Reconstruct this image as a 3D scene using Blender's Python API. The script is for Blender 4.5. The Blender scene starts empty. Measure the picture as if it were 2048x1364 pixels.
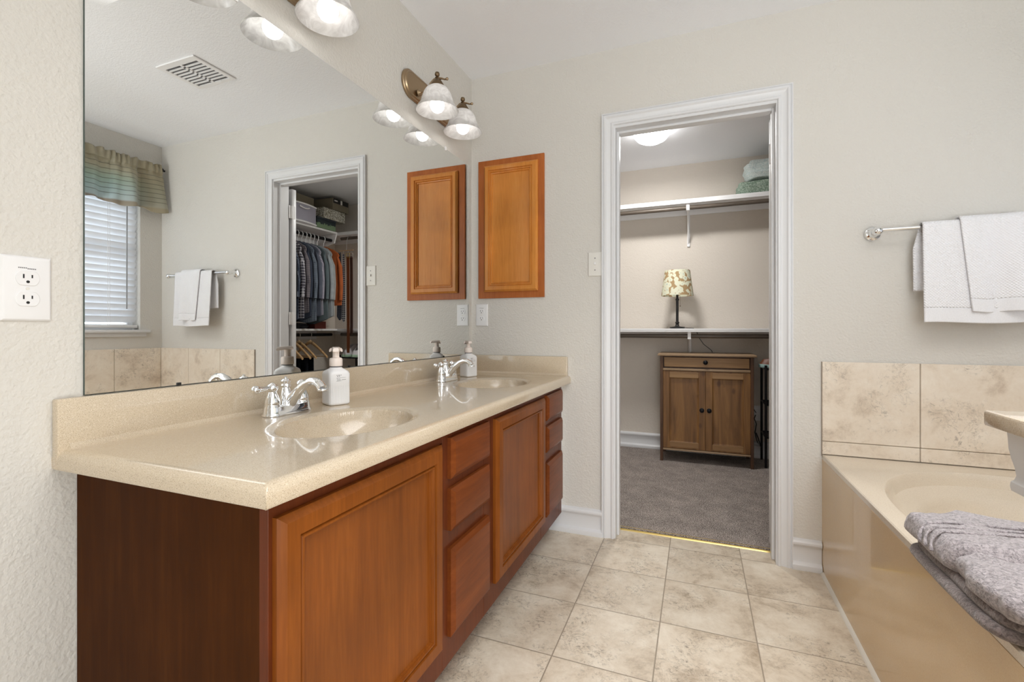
import bpy, bmesh, math, random
from mathutils import Vector, Matrix, noise as mnoise
random.seed(7)
PI = math.pi
sc = bpy.context.scene
COL = sc.collection

# ------------------------------------------------------------------ camera, world, lights, exposure
FPX, YAW, V0 = 938.3, 0.37638, 659.85
cd = bpy.data.cameras.new('camera'); cam = bpy.data.objects.new('camera', cd); COL.objects.link(cam)
cam.location = (1.1778, -2.3624, 1.0388)
cam.rotation_euler = (PI/2, 0, YAW)
cd.sensor_fit = 'HORIZONTAL'; cd.sensor_width = 36.0
cd.lens = FPX/2048*36.0
cd.shift_y = (V0-682.0)/2048
cd.clip_start = 0.02; cd.clip_end = 200
sc.camera = cam

w = bpy.data.worlds.new('world'); sc.world = w; w.use_nodes = True
wb = w.node_tree.nodes['Background']
wb.inputs[0].default_value = (0.88, 0.945, 1.0, 1); wb.inputs[1].default_value = 2.7

def area(name, loc, rot, sx, sy, power, col=(1, 1, 1)):
    d = bpy.data.lights.new(name, 'AREA'); d.shape = 'RECTANGLE'; d.size = sx; d.size_y = sy
    d.energy = power; d.color = col
    o = bpy.data.objects.new(name, d); COL.objects.link(o); o.location = loc; o.rotation_euler = rot
    return o
# added overhead fill light, out of view and without a fixture
area('overhead_fill', (1.80, -1.75, 2.41), (0, 0, 0), 1.5, 1.2, 20, (1.0, 0.985, 0.97)).data.spread = math.radians(125)
# added fill light behind the camera, tilted up to brighten the ceiling
area('upward_fill', (1.92, -4.1, 0.45), (PI/2+1.05, 0, 0), 1.8, 1.5, 58, (1.0, 0.99, 0.97))
# daylight outside the window
area('window_daylight', (3.15, -0.75, 1.75), (0, PI/2, 0), 1.3, 1.5, 24, (0.92, 0.965, 1.0))

vs = sc.view_settings
sc.display_settings.display_device = 'sRGB'
vs.view_transform = 'Standard'; vs.look = 'None'; vs.exposure = 0.13; vs.gamma = 1.0; vs.use_curve_mapping = False
cy = sc.cycles
cy.max_bounces = 14; cy.diffuse_bounces = 8; cy.glossy_bounces = 6; cy.transmission_bounces = 6; cy.transparent_max_bounces = 12
cy.sample_clamp_indirect = 4.0; cy.use_denoising = True
cy.caustics_reflective = False; cy.caustics_refractive = False

# ------------------------------------------------------------------ materials
class NT:
    def __init__(s, name):
        s.m = bpy.data.materials.new(name); s.m.use_nodes = True
        s.t = s.m.node_tree; s.b = s.t.nodes['Principled BSDF']; s.out = s.t.nodes['Material Output']
        s._tc = None
    def n(s, ty, **kw):
        nd = s.t.nodes.new(ty)
        for k, v in kw.items(): setattr(nd, k, v)
        return nd
    def l(s, a, b): s.t.links.new(a, b)
    def setin(s, sock, v):
        if hasattr(v, 'is_output') or isinstance(v, bpy.types.NodeSocket): s.l(v, sock)
        else:
            if isinstance(v, (tuple, list)) and len(v) == 3 and sock.type == 'RGBA': v = (*v, 1)
            sock.default_value = v
    def tc(s):
        if s._tc is None: s._tc = s.n('ShaderNodeTexCoord').outputs['Object']
        return s._tc
    def mapping(s, scale=(1, 1, 1), loc=(0, 0, 0), rot=(0, 0, 0), vec=None):
        m = s.n('ShaderNodeMapping'); s.l(vec if vec is not None else s.tc(), m.inputs[0])
        m.inputs[1].default_value = loc; m.inputs[2].default_value = rot; m.inputs[3].default_value = scale
        return m.outputs[0]
    def noise(s, scale, detail=2, rough=0.5, vec=None, dist=0.0):
        x = s.n('ShaderNodeTexNoise'); s.l(vec if vec is not None else s.tc(), x.inputs['Vector'])
        x.inputs['Scale'].default_value = scale; x.inputs['Detail'].default_value = detail
        x.inputs['Roughness'].default_value = rough; x.inputs['Distortion'].default_value = dist
        return x.outputs['Fac']
    def voro(s, scale, vec=None, feature='F1', out='Distance', rnd=1.0):
        x = s.n('ShaderNodeTexVoronoi', feature=feature); s.l(vec if vec is not None else s.tc(), x.inputs['Vector'])
        x.inputs['Scale'].default_value = scale; x.inputs['Randomness'].default_value = rnd
        return x.outputs[out]
    def ramp(s, fac, stops, interp='LINEAR'):
        r = s.n('ShaderNodeValToRGB'); s.l(fac, r.inputs[0]); r.color_ramp.interpolation = interp
        e = r.color_ramp.elements
        while len(e) < len(stops): e.new(0.5)
        for i, (p, c) in enumerate(stops):
            e[i].position = p
            if not isinstance(c, (tuple, list)): c = (c, c, c)
            e[i].color = (*c[:3], 1)
        return r.outputs[0]
    def math(s, op, a, b=0.0, c=0.0):
        m = s.n('ShaderNodeMath', operation=op)
        s.setin(m.inputs[0], a); s.setin(m.inputs[1], b); s.setin(m.inputs[2], c)
        return m.outputs[0]
    def mix(s, fac, a, b, mode='MIX'):
        m = s.n('ShaderNodeMix', data_type='RGBA', blend_type=mode)
        s.setin(m.inputs[0], fac); s.setin(m.inputs[6], a); s.setin(m.inputs[7], b)
        return m.outputs[2]
    def xyz(s, vec=None):
        x = s.n('ShaderNodeSeparateXYZ'); s.l(vec if vec is not None else s.tc(), x.inputs[0]); return x.outputs
    def comb(s, x, y, z):
        c = s.n('ShaderNodeCombineXYZ')
        for i, v in enumerate((x, y, z)): s.setin(c.inputs[i], v)
        return c.outputs[0]
    def bump(s, h, strength=0.3, dist=0.002):
        b = s.n('ShaderNodeBump'); b.inputs['Strength'].default_value = strength; b.inputs['Distance'].default_value = dist
        s.l(h, b.inputs['Height']); s.l(b.outputs[0], s.b.inputs['Normal'])
    def p(s, **kw):
        names = dict(color='Base Color', rough='Roughness', metal='Metallic', spec='Specular IOR Level', coat='Coat Weight',
                     coatr='Coat Roughness', sheen='Sheen Weight', trans='Transmission Weight', emit='Emission Color', es='Emission Strength', alpha='Alpha', ior='IOR')
        for k, v in kw.items(): s.setin(s.b.inputs[names[k]], v)
        return s.m

def srgb(r, g, b):
    f = lambda c: (c/255/12.92) if c/255 <= .04045 else ((c/255+.055)/1.055)**2.4
    return (f(r), f(g), f(b))
def plain(name, c, rough=0.5, metal=0.0, **kw):
    t = NT(name); return t.p(color=c, rough=rough, metal=metal, **kw)

def mk_wall(name, c, bscale=115, st=0.55):
    t = NT(name)
    n1 = t.noise(bscale, 2, 0.5); n2 = t.noise(bscale*0.4, 2, 0.5)
    h = t.math('ADD', n1, t.math('MULTIPLY', n2, 0.8))
    v = t.noise(1.2, 2)
    col = t.mix(v, tuple(x*0.97 for x in c), tuple(min(1, x*1.03) for x in c))
    t.bump(h, st, 0.0045)
    return t.p(color=col, rough=0.75, spec=0.2)
M = {}
M['wall'] = mk_wall('wall_paint', srgb(214, 211, 205))
M['wall_closet'] = mk_wall('closet_wall_paint', srgb(214, 206, 196))
M['ceiling'] = mk_wall('ceiling_paint', srgb(240, 242, 246), 170, 0.3)
M['trim'] = plain('white_trim_paint', srgb(222, 223, 225), 0.35)
M['white'] = plain('white_plastic', srgb(234, 234, 235), 0.35)
M['offwhite'] = plain('warm_white_plastic', srgb(226, 224, 218), 0.4)
M['slot'] = plain('dark_slot', (0.01, 0.01, 0.01), 0.6)
M['greyprint'] = plain('grey_print', srgb(110, 110, 112), 0.6)
M['chrome'] = plain('polished_chrome', (0.86, 0.87, 0.88), 0.045, 1.0)
M['nickel'] = plain('antique_bronze_metal', srgb(168, 146, 118), 0.34, 1.0)
M['nickel_dark'] = plain('darker_bronze_metal', srgb(128, 108, 84), 0.4, 1.0)
M['brass'] = plain('brass_strip', srgb(205, 180, 115), 0.3, 1.0)
M['black_metal'] = plain('black_metal', (0.012, 0.012, 0.014), 0.3, 0.6)
M['black'] = plain('black_plastic', (0.012, 0.012, 0.012), 0.35)
M['caulk'] = plain('white_caulk', srgb(222, 218, 208), 0.5)

def mk_mirror():
    t = NT('mirror_silver'); return t.p(color=(0.91, 0.925, 0.915), metal=1.0, rough=0.0)
M['mirror'] = mk_mirror()
M['mirror_edge'] = plain('mirror_glass_edge', srgb(60, 75, 70), 0.15)

def mk_wood(name, c1, c2, c3, axis='z', rough=0.4, coat=0.14, sc_=1.0, spec=0.15):
    t = NT(name)
    s = {'z': (22, 22, 1.6), 'y': (22, 1.6, 22), 'x': (1.6, 22, 22)}[axis]
    v = t.mapping(tuple(q*sc_ for q in s))
    n = t.noise(1.0, 5, 0.6, v, 1.2)
    fine = t.noise(5.5, 3, 0.6, v)
    blot = t.noise(3.2, 3, 0.55)
    f = t.math('ADD', t.math('MULTIPLY', n, 0.6), t.math('MULTIPLY', fine, 0.4))
    col = t.ramp(f, [(0.22, c1), (0.5, c2), (0.8, c3)])
    blc = t.ramp(blot, [(0.3, 0.78), (0.7, 1.12)])
    col = t.mix(1.0, col, blc, 'MULTIPLY')
    t.bump(fine, 0.05, 0.001)
    return t.p(color=col, rough=rough, coat=coat, coatr=0.16, spec=spec)
M['cherry'] = mk_wood('stained_maple', srgb(104, 53, 14), srgb(126, 68, 20), srgb(146, 84, 29))
M['cherry_h'] = mk_wood('stained_maple_horizontal', srgb(92, 44, 15), srgb(114, 57, 22), srgb(134, 72, 30), 'y')
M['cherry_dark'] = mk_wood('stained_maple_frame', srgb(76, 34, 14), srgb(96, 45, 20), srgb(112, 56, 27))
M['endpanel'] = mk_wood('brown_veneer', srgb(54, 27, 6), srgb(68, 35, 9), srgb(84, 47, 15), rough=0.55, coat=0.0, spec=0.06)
M['bright'] = mk_wood('lit_stained_maple', srgb(182, 110, 42), srgb(208, 134, 58), srgb(222, 154, 78), coat=0.35)  # vanity maple again, paler: stronger light on the small cabinet painted in
M['bright_frame'] = mk_wood('lit_maple_frame', srgb(150, 80, 38), srgb(174, 100, 50), srgb(192, 118, 64))  # frame maple with the same light painted in
def mk_pine(name, c1, c2, c3, axis='z'):
    t = NT(name)
    s = {'z': (16, 16, 1.2), 'x': (1.2, 16, 16)}[axis]
    v = t.mapping(s); n = t.noise(1.0, 4, 0.6, v, 1.6)
    col = t.ramp(n, [(0.3, c1), (0.5, c2), (0.7, c3)])
    kn = t.voro(9.5, t.mapping((1, .4, .55))); k = t.ramp(kn, [(0.0, 1.0), (0.10, 0.8), (0.16, 0.0)])
    col = t.mix(t.math('MULTIPLY', k, 0.75), col, srgb(72, 40, 20))
    return t.p(color=col, rough=0.5)
M['pine'] = mk_pine('antique_pine', srgb(98, 64, 30), srgb(126, 87, 45), srgb(148, 106, 58))
M['pine_h'] = mk_pine('antique_pine_horizontal', srgb(122, 90, 54), srgb(146, 110, 70), srgb(160, 126, 84), 'x')
M['pine_frame'] = mk_pine('antique_pine_frame', srgb(66, 40, 22), srgb(84, 54, 31), srgb(98, 66, 40))
M['pine_edge'] = plain('worn_pine_edge', srgb(158, 132, 104), 0.4)
M['hanger_wood'] = mk_pine('beech_hanger', srgb(168, 128, 84), srgb(196, 158, 112), srgb(214, 182, 138), 'x')
M['rod'] = mk_wood('dark_closet_rod', srgb(70, 60, 50), srgb(92, 82, 72), srgb(112, 100, 88), 'x', spec=0.4)

def mk_stone(name, c, dark, light, rough=0.2, coat=0.55, amt=0.6):
    t = NT(name)
    a = t.noise(720, 2, 0.6); b = t.noise(480, 2, 0.6); g = t.noise(6, 3)
    base = t.mix(g, tuple(x*0.95 for x in c), tuple(min(1, x*1.05) for x in c))
    d = t.ramp(a, [(0.34, 1.0), (0.44, 0.0)])
    e = t.ramp(b, [(0.56, 0.0), (0.66, 1.0)])
    col = t.mix(t.math('MULTIPLY', d, amt), base, dark)
    col = t.mix(t.math('MULTIPLY', e, amt*0.8), col, light)
    return t.p(color=col, rough=rough, coat=coat, coatr=0.03)
M['stone'] = mk_stone('speckled_solid_surface', srgb(205, 189, 165), srgb(112, 92, 68), srgb(232, 222, 204))
M['tub'] = mk_stone('speckled_tub_marble', srgb(214, 202, 184), srgb(160, 142, 118), srgb(232, 222, 206), 0.18, 0.45, 0.5)
M['apron'] = mk_stone('speckled_apron_marble', srgb(208, 178, 132), srgb(166, 134, 90), srgb(222, 198, 158), 0.2, 0.5, 0.3)

def tile_col(t, c1, c2, c3, sc1=5.0, vec=None, pit=0.6):
    n = t.noise(sc1, 10, 0.74, vec, 0.25); n2 = t.noise(sc1*0.7, 4, 0.55, vec, 0.5)
    n3 = t.noise(sc1*11, 5, 0.7, vec, 0.7); n4 = t.noise(sc1*2.0, 9, 0.72, vec, 1.6)
    col = t.ramp(n, [(0.30, c1), (0.47, c2), (0.64, c3)])
    spots = t.math('MULTIPLY', t.ramp(n3, [(0.55, 0.0), (0.66, 1.0)]), t.ramp(n2, [(0.44, 0.0), (0.60, 1.0)]))
    vein = t.ramp(t.math('ABSOLUTE', t.math('SUBTRACT', n4, 0.5)), [(0.0, 1.0), (0.014, 0.0)])
    vein = t.math('MULTIPLY', vein, t.ramp(n2, [(0.48, 0.0), (0.60, 1.0)]))
    k = t.math('MAXIMUM', t.math('MULTIPLY', spots, pit), t.math('MULTIPLY', vein, pit*0.9))
    return t.mix(k, col, tuple(x*0.32 for x in c1)), n
def mk_floor():
    t = NT('floor_tile')
    o = t.xyz()
    P = 0.3085
    ux = t.math('DIVIDE', t.math('SUBTRACT', o[0], 0.7455), P); uy = t.math('DIVIDE', t.math('SUBTRACT', o[1], 0.001), P)
    fx = t.math('ABSOLUTE', t.math('SUBTRACT', t.math('FRACT', t.math('ADD', ux, 100.5)), 0.5))
    fy = t.math('ABSOLUTE', t.math('SUBTRACT', t.math('FRACT', t.math('ADD', uy, 100.5)), 0.5))
    d = t.math('MINIMUM', fx, fy)
    g = t.ramp(d, [(0.004, 1.0), (0.0085, 0.0)])
    ix = t.math('FLOOR', ux); iy = t.math('FLOOR', uy)
    wn = t.n('ShaderNodeTexWhiteNoise', noise_dimensions='3D'); t.l(t.comb(ix, iy, 3.0), wn.inputs['Vector'])
    off = t.n('ShaderNodeVectorMath', operation='SCALE'); t.l(wn.outputs['Color'], off.inputs[0]); off.inputs['Scale'].default_value = 9.0
    add = t.n('ShaderNodeVectorMath', operation='ADD'); t.l(t.tc(), add.inputs[0]); t.l(off.outputs[0], add.inputs[1])
    col, n = tile_col(t, srgb(160, 142, 120), srgb(208, 195, 176), srgb(226, 217, 201), 6.0, add.outputs[0], 0.7)
    tint = t.ramp(wn.outputs['Value'], [(0.0, 0.90), (1.0, 1.05)])
    col = t.mix(1.0, col, tint, 'MULTIPLY')
    col = t.mix(g, col, srgb(152, 140, 124))
    h = t.math('SUBTRACT', t.math('MULTIPLY', n, 0.25), g)
    t.bump(h, 0.35, 0.002)
    return t.p(color=col, rough=0.38, spec=0.4)
M['floor'] = mk_floor()
def mk_walltile():
    t = NT('tub_wall_tile')
    col, n = tile_col(t, srgb(196, 180, 162), srgb(226, 214, 198), srgb(235, 226, 213), 6.0, None, 0.6)
    t.bump(n, 0.15, 0.002)
    return t.p(color=col, rough=0.35, spec=0.45)
M['walltile'] = mk_walltile()
M['grout'] = plain('tile_grout', srgb(158, 148, 136), 0.8)
def mk_carpet():
    t = NT('carpet')
    a = t.noise(260, 3, 0.7); b = t.noise(9, 3, 0.6)
    col = t.ramp(a, [(0.40, srgb(84, 74, 69)), (0.5, srgb(160, 148, 141)), (0.60, srgb(236, 226, 218))])
    col = t.mix(1.0, col, t.ramp(b, [(0.3, 0.82), (0.7, 1.15)]), 'MULTIPLY')
    t.bump(a, 1.0, 0.008)
    return t.p(color=col, rough=0.95, spec=0.1)
M['carpet'] = mk_carpet()
def mk_terry(name, c, scale=160, dark=0.55, st=1.0, dist=0.006):
    t = NT(name)
    a = t.noise(scale, 3, 0.65, None, 0.8)
    col = t.mix(t.ramp(a, [(0.35, 0.0), (0.6, 1.0)]), tuple(x*dark for x in c), c)  # shade in the hollows of the pile painted into the colour
    t.bump(a, st, dist)
    return t.p(color=col, rough=0.95, spec=0.1, sheen=0.5)
M['greytowel'] = mk_terry('grey_terry', srgb(186, 178, 182), 170, 0.42, 0.9, 0.005)
M['greytowel_shaded'] = mk_terry('shaded_grey_terry', srgb(140, 128, 126), 170, 0.45, 0.9, 0.004)  # same towel, shade on its lower layers painted in
def mk_waffle():
    t = NT('white_waffle_cotton'); o = t.xyz()
    sx = t.math('SINE', t.math('MULTIPLY', o[0], 620.0)); sz = t.math('SINE', t.math('MULTIPLY', o[2], 620.0))
    h = t.math('MULTIPLY', sx, sz); n = t.noise(500, 2)
    # flat woven band near the hem
    t.bump(t.math('ADD', h, t.math('MULTIPLY', n, 0.5)), 0.45, 0.0028)
    return t.p(color=srgb(236, 236, 239), rough=0.9, spec=0.15, sheen=0.3)
M['waffle'] = mk_waffle()
M['towelband'] = mk_terry('white_towel_band', srgb(234, 234, 237), 420, 0.9, 0.3, 0.001)

def mk_shade():
    t = NT('alabaster_glass')
    n = t.noise(16, 4, 0.6, None, 2.5)
    c = t.ramp(n, [(0.35, (0.70, 0.69, 0.68)), (0.62, (0.88, 0.875, 0.87))])
    tr = t.n('ShaderNodeBsdfTranslucent'); t.l(c, tr.inputs[0])
    t.p(color=c, rough=0.18, spec=0.5)
    mx = t.n('ShaderNodeMixShader'); mx.inputs[0].default_value = 0.45
    t.l(t.b.outputs[0], mx.inputs[1]); t.l(tr.outputs[0], mx.inputs[2]); t.l(mx.outputs[0], t.out.inputs[0])
    return t.m
M['shade'] = mk_shade()
def emis(name, c, s):
    t = NT(name); return t.p(color=(0.9, 0.9, 0.9), emit=c, es=s)
M['bulb'] = emis('lit_bulb', (1.0, 0.965, 0.93), 3.8)
M['dome'] = emis('lit_dome_glass', (1.0, 0.99, 0.97), 14.0)
def mk_glass():
    t = NT('window_glass')
    tr = t.n('ShaderNodeBsdfTransparent'); gl = t.n('ShaderNodeBsdfGlossy'); gl.inputs['Roughness'].default_value = 0.0
    fr = t.n('ShaderNodeFresnel'); fr.inputs[0].default_value = 1.45
    mx = t.n('ShaderNodeMixShader'); t.l(fr.outputs[0], mx.inputs[0]); t.l(tr.outputs[0], mx.inputs[1]); t.l(gl.outputs[0], mx.inputs[2])
    t.l(mx.outputs[0], t.out.inputs[0]); return t.m
M['glass'] = mk_glass()
def mk_slat():
    t = NT('blind_slat')
    tr = t.n('ShaderNodeBsdfTranslucent'); tr.inputs[0].default_value = (0.86, 0.87, 0.88, 1)
    t.p(color=srgb(236, 238, 242), rough=0.4)
    mx = t.n('ShaderNodeMixShader'); mx.inputs[0].default_value = 0.25
    t.l(t.b.outputs[0], mx.inputs[1]); t.l(tr.outputs[0], mx.inputs[2]); t.l(mx.outputs[0], t.out.inputs[0]); return t.m
M['slat'] = mk_slat()
def mk_valance():
    t = NT('striped_valance_fabric'); o = t.xyz()
    z = t.math('DIVIDE', t.math('SUBTRACT', o[2], 1.90), 0.38)
    side = t.ramp(t.math('DIVIDE', t.math('MULTIPLY', o[1], -1.0), 0.5), [(0.15, 0.0), (0.75, 1.0)])
    base = t.ramp(z, [(0.0, srgb(150, 142, 128)), (0.10, srgb(140, 130, 116)), (0.13, srgb(176, 196, 202)), (0.30, srgb(168, 194, 196)), (0.48, srgb(158, 182, 170)), (0.68, srgb(166, 162, 140)), (1.0, srgb(150, 142, 120))])
    tan = srgb(150, 140, 114)
    col = t.mix(t.math('MAXIMUM', side, 0.18), tan, base)
    fr = t.math('FRACT', t.math('MULTIPLY', o[2], 31.0))
    line = t.ramp(t.math('ABSOLUTE', t.math('SUBTRACT', fr, 0.5)), [(0.0, 1.0), (0.05, 1.0), (0.075, 0.0)])
    low = t.ramp(z, [(0.14, 0.0), (0.16, 1.0), (0.78, 1.0), (0.82, 0.0)])
    col = t.mix(t.math('MULTIPLY', t.math('MULTIPLY', line, low), 0.75), col, srgb(74, 72, 58))
    return t.p(color=col, rough=0.45, sheen=0.3)
M['valance'] = mk_valance()

def mk_check(name, bg, line, pitch=0.012, wline=0.25, line2=None):
    t = NT(name); o = t.xyz()
    u = t.math('ADD', o[0], t.math('MULTIPLY', o[1], 1.0))
    a = t.math('FRACT', t.math('ADD', t.math('DIVIDE', u, pitch), 50.0)); b = t.math('FRACT', t.math('DIVIDE', o[2], pitch))
    la = t.math('LESS_THAN', a, wline); lb = t.math('LESS_THAN', b, wline)
    f = t.math('MULTIPLY', t.math('ADD', la, lb), 0.5)
    col = t.mix(f, bg, line)
    n = t.noise(14, 3)
    col = t.mix(1.0, col, t.ramp(n, [(0.3, 0.8), (0.7, 1.1)]), 'MULTIPLY')
    return t.p(color=col, rough=0.9, spec=0.1)
def mk_cloth(name, c):
    t = NT(name); n = t.noise(18, 4)
    col = t.mix(n, tuple(x*0.75 for x in c), tuple(min(1, x*1.15) for x in c))
    t.bump(t.noise(400, 2), 0.2, 0.001)
    return t.p(color=col, rough=0.9, spec=0.1)
def mk_lampshade():
    t = NT('floral_lampshade'); 
    v = t.voro(34, None, 'SMOOTH_F1'); n = t.noise(40, 3, 0.6, None, 1.0)
    f = t.ramp(t.math('ADD', v, t.math('MULTIPLY', n, 0.5)), [(0.70, 1.0), (0.75, 0.0)])
    core = t.ramp(v, [(0.12, 1.0), (0.2, 0.0)])
    col = t.mix(f, srgb(172, 144, 104), srgb(222, 222, 198))
    col = t.mix(t.math('MULTIPLY', core, 0.6), col, srgb(168, 186, 186))
    return t.p(color=col, rough=0.8)
M['lampshade'] = mk_lampshade()
def mk_floral(name, bg, fg):
    t = NT(name); v = t.noise(38, 3, 0.6, None, 3.0)
    f = t.ramp(v, [(0.48, 0.0), (0.54, 1.0)]); return t.p(color=t.mix(f, bg, fg), rough=0.8)
M['floralbox'] = mk_floral('floral_box_paper', srgb(118, 112, 96), srgb(214, 212, 200))
M['greyboard'] = plain('grey_brown_board', srgb(124, 116, 98), 0.85)
def mk_pinebox():
    t = NT('dark_box_with_pine_trees'); o = t.xyz()
    n = t.noise(60, 2, 0.6, t.mapping((1, 1, 0.3)))
    f = t.math('GREATER_THAN', t.math('ADD', t.math('MULTIPLY', n, 0.07), 0.01), o[2])
    return t.p(color=t.mix(f, srgb(36, 46, 50), srgb(112, 134, 104)), rough=0.7)
M['pinebox'] = mk_pinebox()
def mk_bin():
    t = NT('frosted_plastic'); return t.p(color=srgb(176, 174, 188), rough=0.3, trans=0.15)
M['bin'] = mk_bin()
M['blanket'] = mk_floral('green_patterned_fleece', srgb(112, 132, 116), srgb(164, 178, 164))
M['pillow'] = mk_floral('pale_patterned_cotton', srgb(214, 222, 220), srgb(188, 204, 204))
M['leather'] = plain('brown_leather', srgb(110, 62, 34), 0.4)
M['leather_dark'] = plain('dark_brown_leather', srgb(66, 46, 38), 0.4)

# ------------------------------------------------------------------ mesh helpers
class MB:
    def __init__(s): s.bm = bmesh.new()
    def box(s, x0, x1, y0, y1, z0, z1, bevel=0.0, seg=2):
        b = bmesh.new()
        vs_ = [b.verts.new((x, y, z)) for x in (x0, x1) for y in (y0, y1) for z in (z0, z1)]
        for f in ((0, 1, 3, 2), (4, 6, 7, 5), (0, 4, 5, 1), (2, 3, 7, 6), (0, 2, 6, 4), (1, 5, 7, 3)): b.faces.new([vs_[i] for i in f])
        bmesh.ops.recalc_face_normals(b, faces=b.faces)
        if bevel: bmesh.ops.bevel(b, geom=list(b.edges), offset=bevel, segments=seg, profile=0.5, affect='EDGES')
        s._merge(b); return s
    def _merge(s, b):
        m = bpy.data.meshes.new('t'); b.to_mesh(m); b.free(); s.bm.from_mesh(m); bpy.data.meshes.remove(m)
    def loops(s, loops, cap0=True, cap1=True, closed=True):
        """skin a list of equal-length point loops"""
        b = bmesh.new(); L = [[b.verts.new(p) for p in lp] for lp in loops]
        n = len(L[0])
        for i in range(len(L)-1):
            for j in range(n if closed else n-1):
                k = (j+1) % n
                try: b.faces.new((L[i][j], L[i][k], L[i+1][k], L[i+1][j]))
                except ValueError: pass
        if closed and cap0: b.faces.new(list(reversed(L[0])))
        if closed and cap1: b.faces.new(L[-1])
        bmesh.ops.remove_doubles(b, verts=b.verts, dist=1e-6)
        bmesh.ops.recalc_face_normals(b, faces=b.faces)
        s._merge(b); return s
    def lathe(s, prof, c=(0, 0, 0), n=32, axis='z', cap0=True, cap1=True, sx=1, sy=1):
        lp = []
        for r, h in prof:
            r = max(r, 1e-5); ring = []
            for i in range(n):
                a = 2*PI*i/n; u, v = r*math.cos(a)*sx, r*math.sin(a)*sy
                p = {'z': (u, v, h), 'x': (h, u, v), 'y': (u, h, v)}[axis]
                ring.append((c[0]+p[0], c[1]+p[1], c[2]+p[2]))
            lp.append(ring)
        return s.loops(lp, cap0, cap1)
    def tube(s, pts, r, n=12, cap=True):
        P = [Vector(p) for p in pts]; rs = r if isinstance(r, (list, tuple)) else [r]*len(P)
        lp = []; up = None
        for i, p in enumerate(P):
            t = (P[min(i+1, len(P)-1)]-P[max(i-1, 0)]).normalized()
            if up is None:
                up = Vector((0, 0, 1)) if abs(t.z) < .9 else Vector((1, 0, 0))
            side = t.cross(up).normalized(); up = side.cross(t).normalized()
            lp.append([tuple(p+(side*math.cos(2*PI*k/n)+up*math.sin(2*PI*k/n))*rs[i]) for k in range(n)])
        return s.loops(lp, cap, cap)
    def sphere(s, c, r, n=20, sz=1.0):
        return s.lathe([(r*math.sin(PI*i/12), -r*math.cos(PI*i/12)*sz) for i in range(13)], c, n)
    def prism(s, poly, y0, y1, axis='y'):
        """poly in (a,b) plane, extruded along axis"""
        f = {'y': lambda a, b, t: (a, t, b), 'x': lambda a, b, t: (t, a, b), 'z': lambda a, b, t: (a, b, t)}[axis]
        return s.loops([[f(a, b, y0) for a, b in poly], [f(a, b, y1) for a, b in poly]])
    def grid(s, fn, nu, nv):
        b = bmesh.new(); V = [[b.verts.new(fn(i/nu, j/nv)) for j in range(nv+1)] for i in range(nu+1)]
        for i in range(nu):
            for j in range(nv): b.faces.new((V[i][j], V[i+1][j], V[i+1][j+1], V[i][j+1]))
        bmesh.ops.recalc_face_normals(b, faces=b.faces)
        s._merge(b); return s

def wl(o):
    """world location of a chain of unrotated parents"""
    v = Vector((0, 0, 0))
    while o is not None: v = v+o.location; o = o.parent
    return v
def obj(name, mb, mat, parent=None, smooth=True, angle=35, origin=None, mods=None, label=None):
    me = bpy.data.meshes.new(name)
    bm = mb.bm
    off = wl(parent) if parent is not None else (Vector(origin) if origin else Vector((0, 0, 0)))
    if origin and parent is not None: off = Vector(origin)
    bmesh.ops.translate(bm, verts=bm.verts, vec=-off)
    if smooth:
        for f in bm.faces: f.smooth = True
        th = math.radians(angle)
        for e in bm.edges:
            if len(e.link_faces) == 2 and e.calc_face_angle(0) > th: e.smooth = False
    bm.to_mesh(me); bm.free()
    o = bpy.data.objects.new(name, me); COL.objects.link(o); me.materials.append(M[mat] if isinstance(mat, str) else mat)
    if parent is not None:
        o.parent = parent
        if origin: o.location = Vector(origin)-wl(parent)
    elif origin: o.location = origin
    if label: o['label'] = label
    return o
def tag(o, label, cat, group=None):
    o['label'] = label; o['category'] = cat
    if group: o['group'] = group
    return o
def thing(name, label, cat, loc, group=None):
    o = bpy.data.objects.new(name, None); COL.objects.link(o); o.location = loc; o.empty_display_size = 0.05
    return tag(o, label, cat, group)
def struct(name, mb, mat, parent=None, **kw):
    o = obj(name, mb, mat, parent, **kw); o['kind'] = 'structure'; return o
def copy_tree(o, parent=None):
    c = o.copy(); COL.objects.link(c)
    if parent is not None: c.parent = parent
    for ch in [q for q in bpy.data.objects if q.parent == o]: copy_tree(ch, c)
    return c

H = 2.44; XR = 2.66; YB = -3.3; CY = 1.87; CXR = 2.675; T = 0.12
# ------------------------------------------------------------------ room shell
struct('floor', MB().box(-0.1, XR+.1, YB-1.2, T, -0.05, 0.0), 'floor', smooth=False)
struct('floor_closet', MB().box(-0.5, CXR+.1, T, CY+.1, -0.05, 0.012), 'carpet', smooth=False)
struct('ceiling', MB().box(-0.1, XR+.1, YB-.1, T*.5, H, H+.05), 'ceiling', smooth=False)
struct('ceiling_closet', MB().box(-0.5, CXR+.1, T*.5, CY+.1, H, H+.05), 'ceiling', smooth=False)
struct('wall_left', MB().box(-0.1, 0, YB-.1, 0.0, -.05, H), 'wall', smooth=False)
b = MB(); DX0, DX1, DZ = 0.782, 1.518, 2.062
b.box(-0.5, DX0, 0, T, -.05, H).box(DX1, CXR+.1, 0, T, -.05, H).box(DX0, DX1, 0, T, DZ, H)
struct('wall_back', b, 'wall', smooth=False)
WY0, WY1, WZ0, WZ1 = -1.35, -0.15, 1.04, 2.16
b = MB(); X2 = XR+.14
b.box(XR, X2, YB-.1, WY0, -.05, H).box(XR, X2, WY1, 0, -.05, H).box(XR, X2, WY0, WY1, -.05, WZ0).box(XR, X2, WY0, WY1, WZ1, H)
struct('wall_right', b, 'wall', smooth=False)
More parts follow.
